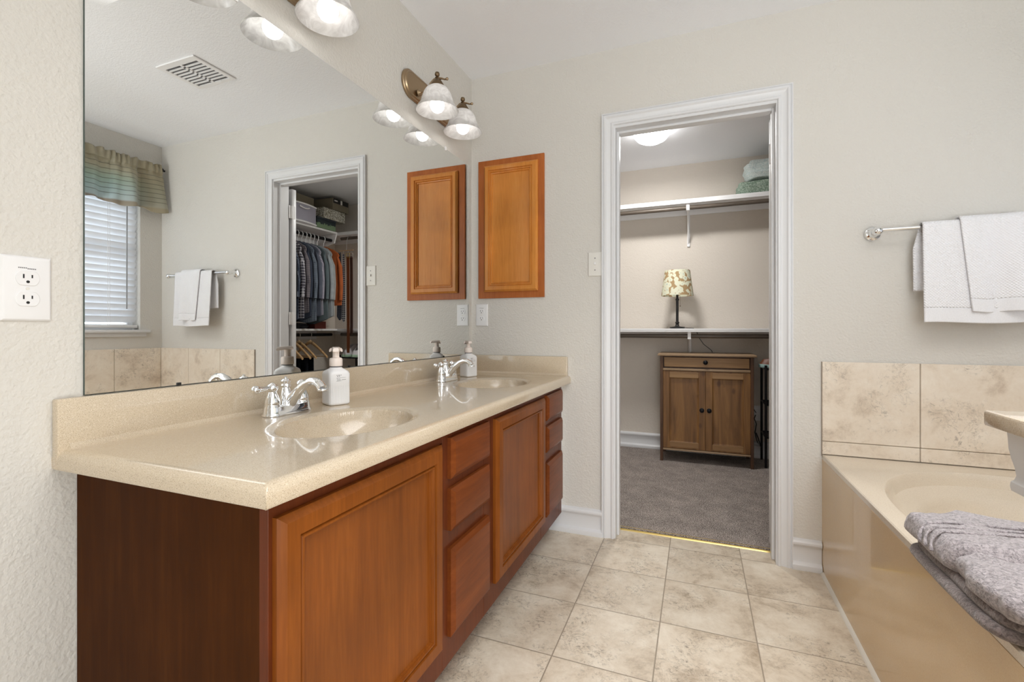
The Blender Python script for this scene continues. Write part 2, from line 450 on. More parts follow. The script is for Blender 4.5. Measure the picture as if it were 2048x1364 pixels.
b = MB(); b.box(-0.1, 1.25, YB-.1, YB, -.05, H).box(2.60, XR+.1, YB-.1, YB, -.05, H).box(1.25, 2.60, YB-.1, YB, 2.38, H)
struct('wall_front', b, 'wall', smooth=False)
struct('wall_closet_back', MB().box(-0.5, CXR+.1, CY, CY+.1, -.05, H), 'wall_closet', smooth=False)
struct('wall_closet_right', MB().box(CXR, CXR+.1, T, CY, -.05, H), 'wall_closet', smooth=False)
struct('wall_closet_left', MB().box(-0.5, -0.4, T, CY, -.05, H), 'wall_closet', smooth=False)

# baseboards: profile in (depth, z)
BP = [(0, 0), (.021, 0), (.023, .010), (.021, .022), (.015, .029), (.008, .034), (.0055, .045), (.005, .065), (.0055, .088), (.008, .097), (.014, .104), (.0185, .111), (.0185, .119), (.014, .126), (.006, .131), (0, .132)]
def base_y(x0, x1, y, sgn, z=0.0):     # runs along x on plane y
    return MB().loops([[(x, y+sgn*d, h+z) for d, h in BP] for x in (x0, x1)])
struct('baseboard_back', base_y(0.46, 0.735, 0, -1), 'trim', angle=25)
struct('baseboard_tub', base_y(1.563, 1.673, 0, -1), 'trim', angle=25)
struct('baseboard_closet', base_y(-0.4, CXR, CY, -1, 0.012), 'trim', angle=25)
struct('baseboard_closet_right', MB().loops([[(CXR-d, y, h+.012) for d, h in BP] for y in (0.2, CY-.026)]), 'trim', angle=25)

# door casing, mitred: profile (outward distance from the opening, thickness)
CP = [(0, 0), (0, .009), (.003, .012), (.010, .012), (.014, .0070), (.020, .0075), (.034, .0125), (.040, .018), (.046, .018), (.049, .0115), (.052, .0115), (.054, .0175), (.058, .0175), (.058, 0)]
IX0, IX1, IZ = 0.790, 1.507, 2.057
def casing(y, sgn):
    lp = []
    for c in ((IX0, 0, -1, 0), (IX0, IZ, -1, 1), (IX1, IZ, 1, 1), (IX1, 0, 1, 0)):
        lp.append([(c[0]+c[2]*d, y+sgn*t_, c[1]+c[3]*d) for d, t_ in CP])
    return MB().loops(lp)
struct('trim_1', casing(0, -1), 'trim', angle=20)
struct('trim_2', casing(T, 1), 'trim', angle=20)
b = MB(); j = 0.018
b.box(DX0, DX0+j-.002, -.001, T+.001, 0, DZ).box(DX1-j+.002, DX1, -.001, T+.001, 0, DZ).box(DX0+j-.002, DX1-j+.002, -.001, T+.001, DZ-j, DZ)
b.box(DX0+j-.002, DX0+j+.010, .045, .083, 0, DZ-j, .002).box(DX1-j-.010, DX1-j+.002, .045, .083, 0, DZ-j, .002).box(DX0+j+.010, DX1-j-.010, .045, .083, DZ-j-.012, DZ-j, .002)
struct('trim_3', b, 'trim', angle=20)
# door slab swung wide open inside the closet, lying back along the wall
t = bpy.data.objects.new('door_1', None); COL.objects.link(t); t.location = (1.497, 0.15, 0.0); t['kind'] = 'structure'
b = MB(); b.box(1.497, 2.20, 0.150, 0.185, 0.025, 2.035, .002)
obj('door_slab', b, 'trim', t)
for z in (0.26, 1.12, 1.87):
    b = MB(); b.box(1.4955, 1.4972, 0.150, 0.176, z-.045, z+.045).tube([(1.497, .143, z-.045), (1.497, .143, z+.045)], .0045, 10)
    b.box(1.4985, 1.5003, 0.124, 0.148, z-.045, z+.045)
    obj('hinge', b, 'white', t)
b = MB(); b.lathe([(.028, 0), (.028, .004), (.01, .008), (.01, .03), (.024, .036), (.028, .05), (.02, .062), (0, .064)], (2.13, .185, .95), 20, 'y')
obj('door_knob', b, 'nickel', t)
# brass threshold strip
o = obj('threshold_strip', MB().prism([(0.112, 0), (0.116, .006), (.124, .010), (.132, .0125), (.136, .0125), (.136, 0)], 0.798, 1.500, 'x'), 'brass')
tag(o, 'thin brass strip between the floor tiles and the closet carpet', 'threshold strip')

# ------------------------------------------------------------------ tile surround at the tub (setting)
def tiles_back():
    g = MB(); g.box(1.672, XR, -.006, 0, .50, .903)
    struct('trim_4', g, 'grout', smooth=False)
    b = MB(); xs = [1.6745, 2.0095, 2.3445, XR-.002]; rows = [(.508, .5625), (.5655, .903)]
    for i in range(3):
        for z0, z1 in rows: b.box(xs[i]+(.0015 if i else 0), xs[i+1]-.0015, -.0105, -.004, z0, z1, .0015, 1)
    struct('trim_5', b, 'walltile', angle=30)
def tiles_right():
    g = MB(); g.box(XR-.006, XR, -1.5, -.0, .50, .903)
    struct('trim_6', g, 'grout', smooth=False)
    b = MB(); ys = [-.012, -.32, -.655, -.99, -1.325, -1.50]; rows = [(.508, .5625), (.5655, .903)]
    for i in range(5):
        for z0, z1 in rows: b.box(XR-.0105, XR-.004, ys[i+1]+.0015, ys[i]-.0015, z0, z1, .0015, 1)
    struct('trim_7', b, 'walltile', angle=30)
tiles_back(); tiles_right()

# ------------------------------------------------------------------ window, blind, valance (seen in the mirror)
t = bpy.data.objects.new('window_1', None); COL.objects.link(t); t.location = (XR, -.75, WZ0); t['kind'] = 'structure'
b = MB(); xf = XR+.085
for (y0, y1, z0, z1) in ((WY0, WY0+.04, WZ0, WZ1), (WY1-.04, WY1, WZ0, WZ1), (WY0+.04, WY1-.04, WZ0, WZ0+.04), (WY0+.04, WY1-.04, WZ1-.04, WZ1), (WY0+.04, WY1-.04, 1.58, 1.62)):
    b.box(xf, xf+.045, y0, y1, z0, z1, .003, 1)
obj('window_frame', b, 'white', t)
obj('window_pane', MB().box(xf+.02, xf+.024, WY0+.03, WY1-.03, WZ0+.03, WZ1-.03), 'glass', t, smooth=False)
b = MB(); b.box(XR-.035, xf, WY0-.05, WY1+.055, WZ0-.022, WZ0, .005).box(XR-.014, XR, WY0-.03, WY1+.035, WZ0-.05, WZ0-.022, .003)
obj('window_sill', b, 'trim', t)
t = thing('window_blind', 'white horizontal slat blind lowered in the window, seen in the mirror', 'window blind', (XR+.03, -.75, WZ0+.005))
b = MB(); p_ = .0443; tilt = math.radians(62)
for k in range(23):
    zc = WZ0+.075+k*p_
    if zc > WZ1-.06: break
    dx, dz = .025*math.cos(tilt), .025*math.sin(tilt)
    pts = []
    for q in range(7):
        s_ = -1+2*q/6; bul = .003*(1-s_*s_)
        pts.append((XR+.034+dx*s_-bul*math.sin(tilt)*1, zc-dz*s_*-1*-1+bul*math.cos(tilt)))
    # top edge leans into the room side
    up = [(XR+.034-dx*(-1+2*q/6)-.003*(1-(-1+2*q/6)**2), zc+dz*(-1+2*q/6)) for q in range(7)]
    poly = up+[(a+.0025, c) for a, c in reversed(up)]
    b.loops([[(a, y, c) for a, c in poly] for y in (WY0+.01, WY1-.012)])
obj('slats', b, 'slat', t, angle=50)
obj('bottom_rail', MB().box(XR+.012, XR+.052, WY0+.01, WY1-.012, WZ0+.012, WZ0+.034, .004), 'white', t)
obj('headrail', MB().box(XR+.010, XR+.060, WY0+.005, WY1-.005, WZ1-.05, WZ1-.003, .003), 'white', t)
b = MB(); b.tube([(XR-.004, -.238, WZ1-.04), (XR-.004, -.24, 1.19)], .0042, 8); obj('tilt_wand', b, plain('grey_wand', srgb(150, 152, 156), .3), t)
b = MB()
for y in (-.34, -.75, -1.16):
    b.tube([(XR+.006, y, WZ1-.04), (XR+.006, y, WZ0+.03)], .0014, 6); b.tube([(XR+.006, y-.012, WZ1-.04), (XR+.006, y-.012, WZ0+.03)], .0014, 6)
obj('cord', b, 'white', t)

t = thing('curtain_rod', 'black curtain rod with a ball finial above the window, seen in the mirror', 'curtain rod', (XR-.05, -.75, 2.245))
obj('rod', MB().tube([(XR-.055, -1.46, 2.246), (XR-.055, -.055, 2.246)], .007, 12), 'black_metal', t)
for y0, sg in ((-.06, 1), (-1.455, -1)):
    obj('finial', MB().lathe([(.007, 0), (.012, .004), (.012, .008), (.007, .012), (.015, .02), (.017, .028), (.011, .037), (.006, .04), (.008, .046), (.0, .05)] if sg > 0 else [(.007, 0), (.012, -.004), (.007, -.012), (.017, -.028), (.006, -.04), (0, -.05)], (XR-.055, y0, 2.246), 16, 'y'), 'black_metal', t)
    obj('bracket', MB().box(XR-.06, XR-.001, y0-.012 if sg > 0 else y0+.004, y0-.004 if sg > 0 else y0+.012, 2.225, 2.24, .001), 'black_metal', t)
def val(u, v):
    y = -.055-1.40*u
    z = 2.272-.352*v
    g = max(0, 1-v/.30)
    folds = .033*math.sin(u*40+1.2*math.sin(u*13)+.8*v)+.012*math.sin(u*83+2)
    ruff = .010*math.sin(u*230+3*math.sin(u*31))
    pl = .016*(abs(math.sin(u*29+.6*math.sin(u*17)))**.45-.6)*min(1, v*3)
    x = XR-.082-folds*(1-g)*(.45+.75*v)-ruff*g-pl-.006*math.sin(u*150+v*6)*max(0, 1-abs(v-.25)*4)
    if .035 < v < .20: x = min(x, XR-.069)-.004
    if .19 < v < .26: x += .006
    z += .006*math.sin(u*120)*max(0, 1-v/.06)
    z -= .014*math.sin(u*40+1.2*math.sin(u*13))*v
    if u < .05: y += .035*v*(1-u/.05)
    return (min(x, XR-.040), y, z)
b = MB().grid(val, 260, 40)
o = obj('valance', b, 'valance', None, origin=None)
md = o.modifiers.new('thick', 'SOLIDIFY'); md.thickness = .002
tag(o, 'gathered striped green and taupe fabric valance above the blind, seen in the mirror', 'valance')

# ------------------------------------------------------------------ vanity cabinet
VX, VF = 0.53, 0.53
YL, YR = -1.80, -0.035
ZB, ZT = 0.105, 0.765
van = thing('vanity_cabinet', 'reddish brown wooden double vanity cabinet under the beige countertop', 'vanity cabinet', (0.27, -.92, 0))
b = MB(); b.box(.003, VF-.02, YL, YL+.016, 0, ZT).box(.455, .47, YL+.016, YR, 0, ZB)
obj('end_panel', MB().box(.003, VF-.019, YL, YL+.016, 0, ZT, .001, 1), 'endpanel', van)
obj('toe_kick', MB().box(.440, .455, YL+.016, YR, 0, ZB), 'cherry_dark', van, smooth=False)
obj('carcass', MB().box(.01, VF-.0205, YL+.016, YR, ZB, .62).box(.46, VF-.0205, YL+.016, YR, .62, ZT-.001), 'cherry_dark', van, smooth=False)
b = MB(); y_ = YL
# stiles and rails of the face frame
for (y0, y1) in ((YL, YL+.035), (-1.262+.02, -1.19), (-.975, -.885), (-.375, -.31), (YR-.045, YR)):
    b.box(VF-.02, VF, y0, y1, ZB, ZT, .0008, 1)
b.box(VF-.0205, VF-.0005, YL+.03, YR-.04, ZT-.035, ZT, .0005, 1).box(VF-.0205, VF-.0005, YL+.03, YR-.04, ZB, ZB+.085, .0005, 1)
for z in (.612, .455): b.box(VF-.0205, VF-.0005, -1.20, -.97, z-.03, z+.03, .0005, 1).box(VF-.0205, VF-.0005, -.32, -.07, z-.03, z+.03, .0005, 1)
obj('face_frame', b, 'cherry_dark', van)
DPROF = [(0, 0), (0, .010), (.003, .0128), (.010, .0185), (.0125, .020), (.040, .020), (.0415, .0135), (.0440, .0135), (.0470, .0175), (.0505, .0175), (.0525, .0110), (.0545, .0110), (.0560, .0055), (.058, .005)]
def panel_x(y0, y1, z0, z1, x0, prof=DPROF):
    return MB().loops([[(x0+d, y0+i, z0+i), (x0+d, y1-i, z0+i), (x0+d, y1-i, z1-i), (x0+d, y0+i, z1-i)] for i, d in prof])
def panel_y(x0, x1, z0, z1, y0, prof=DPROF):   # faces -y
    return MB().loops([[(x0+i, y0-d, z0+i), (x1-i, y0-d, z0+i), (x1-i, y0-d, z1-i), (x0+i, y0-d, z1-i)] for i, d in prof])
DR = [(0, 0), (0, .011), (.003, .013), (.014, .0195), (.017, .020)]
obj('cabinet_door', panel_x(-1.792, -1.262, .180, .731, VF), 'cherry', van, angle=15)
obj('cabinet_door', panel_x(-.900, -.357, .175, .735, VF), 'cherry', van, angle=15)
for (y0, y1) in ((-1.213, -.955), (-.320, -.066)):
    for (z0, z1) in ((.624, .739), (.480, .597), (.185, .430)):
        obj('drawer_front', panel_x(y0, y1, z0, z1, VF, DR), 'cherry_h', van, angle=15)
obj('filler_strip', MB().box(.45, VF-.006, YR, -.001, ZB, ZT-.001), 'trim', van, label='white strip closing the gap to the wall')

# ------------------------------------------------------------------ countertop with integral bowls
TOP = .803
S1, S2 = (.325, -1.372), (.322, -.430); AX, AY = .168, .222
def bowl(x, y):
    z = 0
    for cx_, cy_ in (S1, S2):
        r = math.sqrt(((x-cx_)/AX)**2+((y-cy_)/AY)**2)
        if r < 1:
            s_ = (1-r)/.14
            lip = .007*min(1, s_)**2*(3-2*min(1, s_))
            q = max(0, 1-(r/.87)**2) if r < .87 else 0
            z = lip+.125*q**.62
    return z
def counter():
    # path across x: (x, drop)
    px = [(.0, .0), (.02, -.0125), (.0225, -.0065), (.027, -.002), (.033, 0)]
    x = .033
    while x < .552: x += .0032; px.append((min(x, .552), 0))
    R = .019
    for k in range(1, 9): a = PI/2*k/8; px.append((.552+R*math.sin(a), R*(1-math.cos(a))))
    px += [(.571, .026), (.5708, .031), (.570, .0355), (.5688, .038)]
    py = [(-.0, 0), (-.02, -.0125), (-.0225, -.0065), (-.027, -.002), (-.033, 0)]
    y = -.033
    while y > -1.820: y -= .0032; py.append((max(y, -1.820), 0))
    for k in range(1, 9): a = PI/2*k/8; py.append((-1.820-R*math.sin(a), R*(1-math.cos(a))))
    py += [(-1.839, .026), (-1.8388, .031), (-1.838, .0355), (-1.8368, .038)]
    b = bmesh.new(); V = []
    for (x, dx) in px:
        row = []
        for (y, dy) in py:
            d = max(dx, dy) if (dx > 0 or dy > 0) else min(dx, dy)
            row.append(b.verts.new((x, y, TOP-d-bowl(x, y))))
        V.append(row)
    for i in range(len(px)-1):
        for j_ in range(len(py)-1): b.faces.new((V[i][j_], V[i][j_+1], V[i+1][j_+1], V[i+1][j_]))
    bmesh.ops.recalc_face_normals(b, faces=b.faces)
    if b.faces[len(b.faces)//2].normal.z < 0: bmesh.ops.reverse_faces(b, faces=b.faces)
    m = MB(); m._merge(b); m.box(.455, .5688, -1.8368, -.001, TOP-.0381, TOP-.036).box(0.001, .5688, -1.8368, -1.80, TOP-.0381, TOP-.036); return m
ct = thing('vanity_countertop', 'beige speckled countertop with two oval sinks on the vanity cabinet', 'countertop', (.28, -.92, .765))
obj('counter_slab', counter(), 'stone', ct, angle=50)
b = MB(); b.box(.001, .0205, -1.8392, -.0, .7652, .903, .003)
obj('backsplash', b, 'stone', ct)
obj('side_splash', MB().box(.0205, .556, -.0205, -.001, TOP-.003, .901, .003), 'stone', ct)
for c in (S1, S2):
    b = MB(); zb = TOP-.007-.125+.0015
    b.lathe([(.0, .001), (.012, .001), (.015, .003), (.022, .003), (.024, 0)], (c[0], c[1], zb), 24)
    obj('sink_drain', b, 'chrome', ct)

# ------------------------------------------------------------------ faucets
def faucet(x, y):
    z = TOP+.0005
    t = thing('sink_faucet', '', 'faucet', (x, y, z))
    # base: two stacked stadium tiers
    def stad(L, W, zz, n=10):
        pts = []
        for k in range(n+1): a = -PI/2+PI*k/n; pts.append((x+W*math.cos(a+PI/2)*1, y+L+W*math.sin(a+PI/2), zz))
        for k in range(n+1): a = PI/2+PI*k/n; pts.append((x+W*math.cos(a+PI/2), y-L+W*math.sin(a+PI/2), zz))
        return pts
    b = MB().loops([stad(.050, w_, z+h) for w_, h in ((.027, 0), (.0275, .003), (.026, .006), (.0245, .008), (.0235, .020), (.0225, .024), (.019, .026))])
    obj('base_plate', b, 'chrome', t, angle=40)
    for s_ in (-1, 1):
        cy_ = y+s_*.0508
        b = MB().lathe([(.0225, .0), (.0225, .022), (.0205, .027), (.0195, .030), (.0202, .034), (.0195, .041), (.0160, .052), (.0118, .062), (.0105, .066), (.0130, .069), (.0150, .074), (.0145, .080), (.0115, .085), (.006, .088), (.004, .090), (.0, .091)], (x, cy_, z), 28)
        hd = obj('handle', b, 'chrome', t, angle=40)
        b = MB().tube([(x, cy_, z+.077), (x+.002, cy_+s_*.018, z+.078), (x+.004, cy_+s_*.036, z+.077), (x+.005, cy_+s_*.046, z+.077)], [.0065, .0050, .0062, .0072], 14)
        b.lathe([(.0072, 0), (.0085, s_*.002), (.0105, s_*.006), (.0115, s_*.011), (.0105, s_*.017), (.007, s_*.021), (0, s_*.0225)], (x+.005, cy_+s_*.045, z+.077), 20, 'y')
        obj('lever', b, 'chrome', hd, angle=40)
    b = MB().loops([[(x+ox+r*math.cos(a*PI/10), y+r*math.sin(a*PI/10), z+h) for a in range(20)] for r, h, ox in ((.024, .02, .0), (.0235, .032, .0), (.020, .045, -.002), (.0155, .058, -.005), (.0115, .069, -.006), (.0085, .074, -.006))])
    obj('body', b, 'chrome', t, angle=40)
    b = MB().lathe([(.0085, .072), (.0125, .074), (.014, .078), (.0115, .083), (.0125, .087), (.0140, .091), (.010, .096), (.004, .098), (.005, .101), (.0, .104)], (x-.006, y, z), 20)
    obj('lift_knob', b, 'chrome', t, angle=40)
    P = [(.004, .024), (.024, .046), (.046, .069), (.068, .086), (.088, .094), (.105, .093), (.118, .086), (.1265, .076)]
    b = MB().tube([(x+a, y, z+c) for a, c in P], [.0175, .0155, .0130, .0112, .0105, .0108, .0118, .0125], 18)
    b.lathe([(.013, 0), (.014, -.003), (.0135, -.006), (.0, -.0055)], (x+.1285, y, z+.075), 18)
    obj('spout', b, 'chrome', t, angle=40)
    return t
f1 = faucet(.095, -1.358); f1['label'] = 'chrome two-handle faucet behind the nearer sink'
f2 = copy_tree(f1); f2.location = (.095, -.447, TOP+.0005); f2['label'] = 'chrome two-handle faucet behind the farther sink'
for f in (f1, f2): f['group'] = 'chrome sink faucets'

# ------------------------------------------------------------------ soap bottles
def bottle(x, y, rot):
    z = TOP+.0005
    t = thing('soap_dispenser', '', 'soap dispenser', (x, y, z))
    def ring(h, hw, rc, rib=0, n=240):
        pts = []
        p_ = 2+5.5*(1-rc)
        for k in range(n):
            a = 2*PI*(k+.5)/n
            c, s_ = math.cos(a), math.sin(a)
            r = hw/(abs(c)**p_+abs(s_)**p_)**(1/p_)
            if rib and k % 4 in (0, 1): r *= 1-rib
            u, v = r*c, r*s_
            pts.append((x+u, y+v, z+h))
        return pts
    b = MB().loops([ring(h, w_, c, rb) for h, w_, c, rb in ((0, .030, .3, 0), (.002, .033, .3, 0), (.006, .0345, .3, 0), (.008, .0345, .3, .03), (.060, .0345, .3, .03), (.062, .0345, .3, 0), (.096, .0345, .3, 0), (.104, .032, .45, 0), (.110, .0255, .8, 0), (.114, .0195, 1, 0), (.117, .0175, 1, 0))])
    obj('bottle_body', b, 'white', t, angle=50)
    obj('neck_ring', MB().lathe([(.0172, .1165), (.0172, .121)], (x, y, z), 32), 'greyprint', t)
    col_ = MB().lathe([(.0195, .121), (.020, .122), (.0198, .141), (.0178, .146), (.011, .148), (.0105, .149)], (x, y, z), 36)
    obj('pump_collar', col_, 'cap', t)
    b = MB().lathe([(.0105, .147), (.0100, .167), (.0125, .172)], (x, y, z), 24)
    obj('pump_stem', b, 'cap', t)
    an = math.radians(-114); ca, sa = math.cos(an), math.sin(an)
    R_ = lambda u, v, h: (x+u*ca-v*sa, y+u*sa+v*ca, z+h)
    def hd(s0, e, h, dh): return [R_(-.017*s0, -.0205*s0, h-.006*dh), R_(-.017*s0, -.012*s0, h), R_(.010, -.0130*s0, h), R_(.034*e, -.0085*s0, h-.004*dh), R_(.034*e, .0085*s0, h-.004*dh), R_(.010, .0130*s0, h), R_(-.017*s0, .012*s0, h), R_(-.017*s0, .0205*s0, h-.006*dh)]
    b = MB().loops([hd(.93, .97, .1705, 1), hd(1, 1, .1725, 1), hd(1, 1, .177, 1), hd(.8, .85, .181, .6)])
    obj('pump_head', b, 'cap', t)
    b = MB(); lines = [(.094, .018, .0011), (.0905, .011, .0011), (.0865, .030, .0003), (.083, .013, .0006), (.0795, .030, .0007), (.076, .017, .0006)]
    for h, L, th in lines:
        n = max(2, int(L/.0016)) if th > .0004 else 1
        for q in range(n):
            if n > 1 and random.random() < .18: continue
            xa = x-.011+L*q/n if False else x-.013+L*q/n
            b.box(xa, xa+(L/n)*(.78 if n > 1 else 1), y-.03475, y-.0342, z+h-th, z+h+th)
    obj('printed_label', b, 'greyprint', t, smooth=False)
    t.rotation_euler.z = rot
    return t
M['cap'] = plain('pinkish_white_plastic', srgb(238, 226, 218), 0.35)
s1 = bottle(.108, -1.180, math.radians(66)); s1['label'] = 'white pump soap bottle beside the nearer faucet'
s2 = copy_tree(s1); s2.location = (.098, -.232, TOP+.0005); s2['label'] = 'white pump soap bottle beside the farther faucet'
for s_ in (s1, s2): s_['group'] = 'white soap dispensers'

# ------------------------------------------------------------------ wall mirror
t = thing('wall_mirror', 'large frameless mirror on the wall above the countertop', 'mirror', (0.003, -.92, .905))
obj('mirror_glass', MB().box(.0055, .006, -1.788, -.046, .9055, 1.945), 'mirror', t, smooth=False)
obj('glass_edge', MB().box(.001, .0053, -1.7885, -.0455, .9045, 1.9455), 'mirror_edge', t, smooth=False)
for y, z in ((-.30, 1.945), (-1.45, 1.945)):
    obj('mirror_clip', MB().box(.001, .0085, y-.008, y+.008, z-.009, z+.012, .002), 'white', t)
for y in (-.32, -1.0, -1.6):
    obj('mirror_clip', MB().box(.0062, .0085, y-.005, y+.005, .904, .911, .0008), 'black', t)

# ------------------------------------------------------------------ outlets and switch
def outlet_x(y, z, x=0.0):
    t = thing('wall_outlet', '', 'electrical outlet', (x, y, z))
    obj('cover_plate', MB().loops([[(x+d, y-.036+i, z-.0605+i), (x+d, y+.036-i, z-.0605+i), (x+d, y+.036-i, z+.0605-i), (x+d, y-.036+i, z+.0605-i)] for i, d in ((0, .0005), (0, .003), (.003, .006), (.006, .0068))]), 'white', t, angle=15)
    for s_ in (-1, 1):
        cz = z+s_*.0195; ring = []
        for d, sc_ in ((.006, 1), (.0082, 1), (.0086, .97)):
            lp = []
            for k in range(32):
                a = 2*PI*k/32; u = .0172*math.cos(a); v = max(-.0135, min(.0135, .0172*math.sin(a)))
                lp.append((x+d, y+u*sc_, cz+v*sc_))
            ring.append(lp)
        r = obj('receptacle', MB().loops(ring), 'white', t, angle=30)
        b = MB(); b.box(x+.0084, x+.0089, y-.0072, y-.0050, cz-.0005, cz+.0072).box(x+.0084, x+.0089, y+.0050, y+.0070, cz+.0005, cz+.0065)
        b.lathe([(0, .0084), (.0026, .0084), (.0026, .0089), (0, .0089)], (x, y, cz-.0068), 14, 'x')
        obj('slots', b, 'slot', r, smooth=False)
    obj('screw', MB().lathe([(.0028, .006), (.0028, .0078), (0, .008)], (x, y, z), 12, 'x'), 'offwhite', t)
    b = MB()
    for q in range(10): b.box(x+.0068, x+.0070, y-.0130+q*.0026, y-.0130+q*.0026+.0018, z+.0375+(0 if q < 5 else -.0012), z+.0395+(0 if q < 5 else -.0012))
    obj('printed_mark', b, 'greyprint', t, smooth=False)
    return t
o1 = outlet_x(-1.877, 1.1165); o1['label'] = 'white double outlet on the wall left of the mirror'
o2 = copy_tree(o1); o2.rotation_euler.z = -PI/2; o2.location = (.0655, -.0002, 1.121); o2['label'] = 'white double outlet on the wall under the small cabinet'
for o in (o1, o2): o['group'] = 'white wall outlets'
t = thing('light_switch', 'white toggle light switch left of the closet doorway', 'light switch', (.697, 0, 1.371))
X_, Z_ = .697, 1.371
obj('switch_plate', MB().loops([[(X_-.036+i, -d, Z_-.061+i), (X_+.036-i, -d, Z_-.061+i), (X_+.036-i, -d, Z_+.061-i), (X_-.036+i, -d, Z_+.061-i)] for i, d in ((0, .0005), (0, .003), (.003, .006), (.006, .0066))]), 'offwhite', t, angle=15)
obj('toggle', MB().box(X_-.0045, X_+.0045, -.016, -.006, Z_-.004, Z_+.009, .0015), 'white', t)
for zz in (Z_+.030, Z_-.030): obj('screw', MB().lathe([(.003, -.0066), (.003, -.0076), (0, -.008)], (X_, 0, zz), 12, 'y'), 'greyprint', t)

# ------------------------------------------------------------------ small wall cabinet
t = thing('wall_cabinet', 'small honey brown wooden medicine cabinet with a recessed panel door beside the mirror', 'cabinet', (.239, 0, 1.212))
obj('cabinet_frame', MB().box(.048, .430, -.012, -.0005, 1.212, 1.969, .001, 1), 'bright_frame', t)
d = obj('cabinet_door', panel_y(.088, .398, 1.247, 1.936, -.012, [(0, 0), (0, .010), (.003, .0128), (.008, .0185), (.010, .020), (.028, .020), (.0295, .0135), (.0320, .0135), (.0350, .0175), (.0385, .0175), (.0405, .0110), (.0425, .0110), (.0445, .0135), (.0475, .0125), (.0500, .0055), (.052, .005)]), 'bright', t, angle=15)

# ------------------------------------------------------------------ vanity lights
def vanity_light(yc):
    t = thing('vanity_light', '', 'light fixture', (0, yc, 2.10))
    zc = 2.118
    def track(hl, hw, x, n=14):
        pts = []
        for k in range(n+1): a = PI*k/n; pts.append((x, yc+hl+hw*math.sin(a), zc+hw*math.cos(a)))
        for k in range(n+1): a = PI+PI*k/n; pts.append((x, yc-hl+hw*math.sin(a), zc+hw*math.cos(a)))
        return pts
    b = MB().loops([track(.155, w_, x) for w_, x in ((.062, .0005), (.062, .008), (.059, .012), (.053, .014), (.050, .019), (.046, .021), (.043, .019), (.040, .019))])
    obj('backplate', b, 'nickel', t, angle=30)
    for s_ in (-1, 1):
        y = yc+s_*.120; X = .120
        b = MB().lathe([(.006, .019), (.013, .022), (.016, .028), (.010, .034), (.006, .04)], (0, y, 2.092), 20, 'x')
        pts = []
        P = [(.03, 2.088), (.050, 2.086), (.070, 2.098), (.088, 2.122), (.104, 2.135), (.120, 2.138), (.142, 2.134), (.158, 2.127), (.168, 2.127)]
        b.tube([(a, y, c) for a, c in P], [.006, .0065, .006, .0055, .006, .006, .0042, .0035, .0045], 12)
        b.sphere((.169, y, 2.127), .0065, 12)
        obj('arm', b, 'nickel', t, angle=40)
        b = MB().lathe([(.027, 2.098), (.031, 2.100), (.030, 2.108), (.025, 2.117), (.017, 2.129), (.009, 2.136), (.006, 2.138), (.010, 2.141), (.0065, 2.144), (.0055, 2.147), (.0100, 2.151), (.0110, 2.157), (.0085, 2.164), (0, 2.167)], (X, y, 0), 24)
        obj('shade_holder', b, 'nickel_dark', t, angle=40)
        prof = [(.026, 2.101), (.036, 2.099), (.048, 2.091), (.057, 2.077), (.064, 2.060), (.069, 2.042), (.073, 2.029), (.0765, 2.023), (.0845, 2.012), (.0910, 2.002), (.0930, 1.998), (.0918, 1.9965), (.0888, 2.0005), (.0825, 2.010), (.0750, 2.021), (.071, 2.028), (.067, 2.041), (.062, 2.059), (.055, 2.075), (.046, 2.088), (.035, 2.0955), (.026, 2.0975)]
        lp = [[(X+r*math.cos(2*PI*k/48), y+r*math.sin(2*PI*k/48), h) for k in range(48)] for r, h in prof]
        sh = MB().loops(lp, False, False)
        obj('glass_shade', sh, 'shade', t, angle=60)
        b = MB().lathe([(0, 1.988), (.012, 1.9905), (.022, 1.997), (.029, 2.008), (.0315, 2.020), (.030, 2.031), (.024, 2.046), (.017, 2.058), (.014, 2.068), (.013, 2.085)], (X, y, 0), 24)
        obj('bulb', b, 'bulb', t)
    return t
v1 = vanity_light(-1.348); v1['label'] = 'bronze two-light wall fixture with frosted bell shades nearer the camera'
v2 = vanity_light(-.455); v2['label'] = 'bronze two-light wall fixture with frosted bell shades near the room corner'
for v in (v1, v2): v['group'] = 'two-light vanity fixtures'

# ------------------------------------------------------------------ ceiling vent
t = thing('ceiling_vent', 'white slotted air vent in the ceiling, seen in the mirror', 'air vent', (1.367, -.62, H))
b = MB(); x0, x1, y0, y1 = 1.219, 1.515, -.740, -.500; z0, z1 = H-.008, H-.0005
sy0, sy1 = y0+.034, y1-.022
b.box(x0, x0+.028, y0, y1, z0, z1, .002, 1).box(x1-.028, x1, y0, y1, z0, z1, .002, 1)
b.box(x0+.026, x1-.026, y0, sy0, z0, z1).box(x0+.026, x1-.026, sy1, y1, z0, z1)
b.box(1.367-.008, 1.367+.008, sy0, sy1, z0+.0005, z1)
for k in range(1, 8): yy = sy0+(sy1-sy0)*k/8; b.box(x0+.026, x1-.026, yy-.0038, yy+.0038, z0+.0005, z1)
obj('vent_face', b, 'white', t)
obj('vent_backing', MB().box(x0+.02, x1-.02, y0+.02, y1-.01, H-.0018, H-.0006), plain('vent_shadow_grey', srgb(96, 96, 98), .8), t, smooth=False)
obj('lever', MB().tube([(1.30, -.53, H-.009), (1.30, -.53, H-.018)], .002, 8), 'white', t)

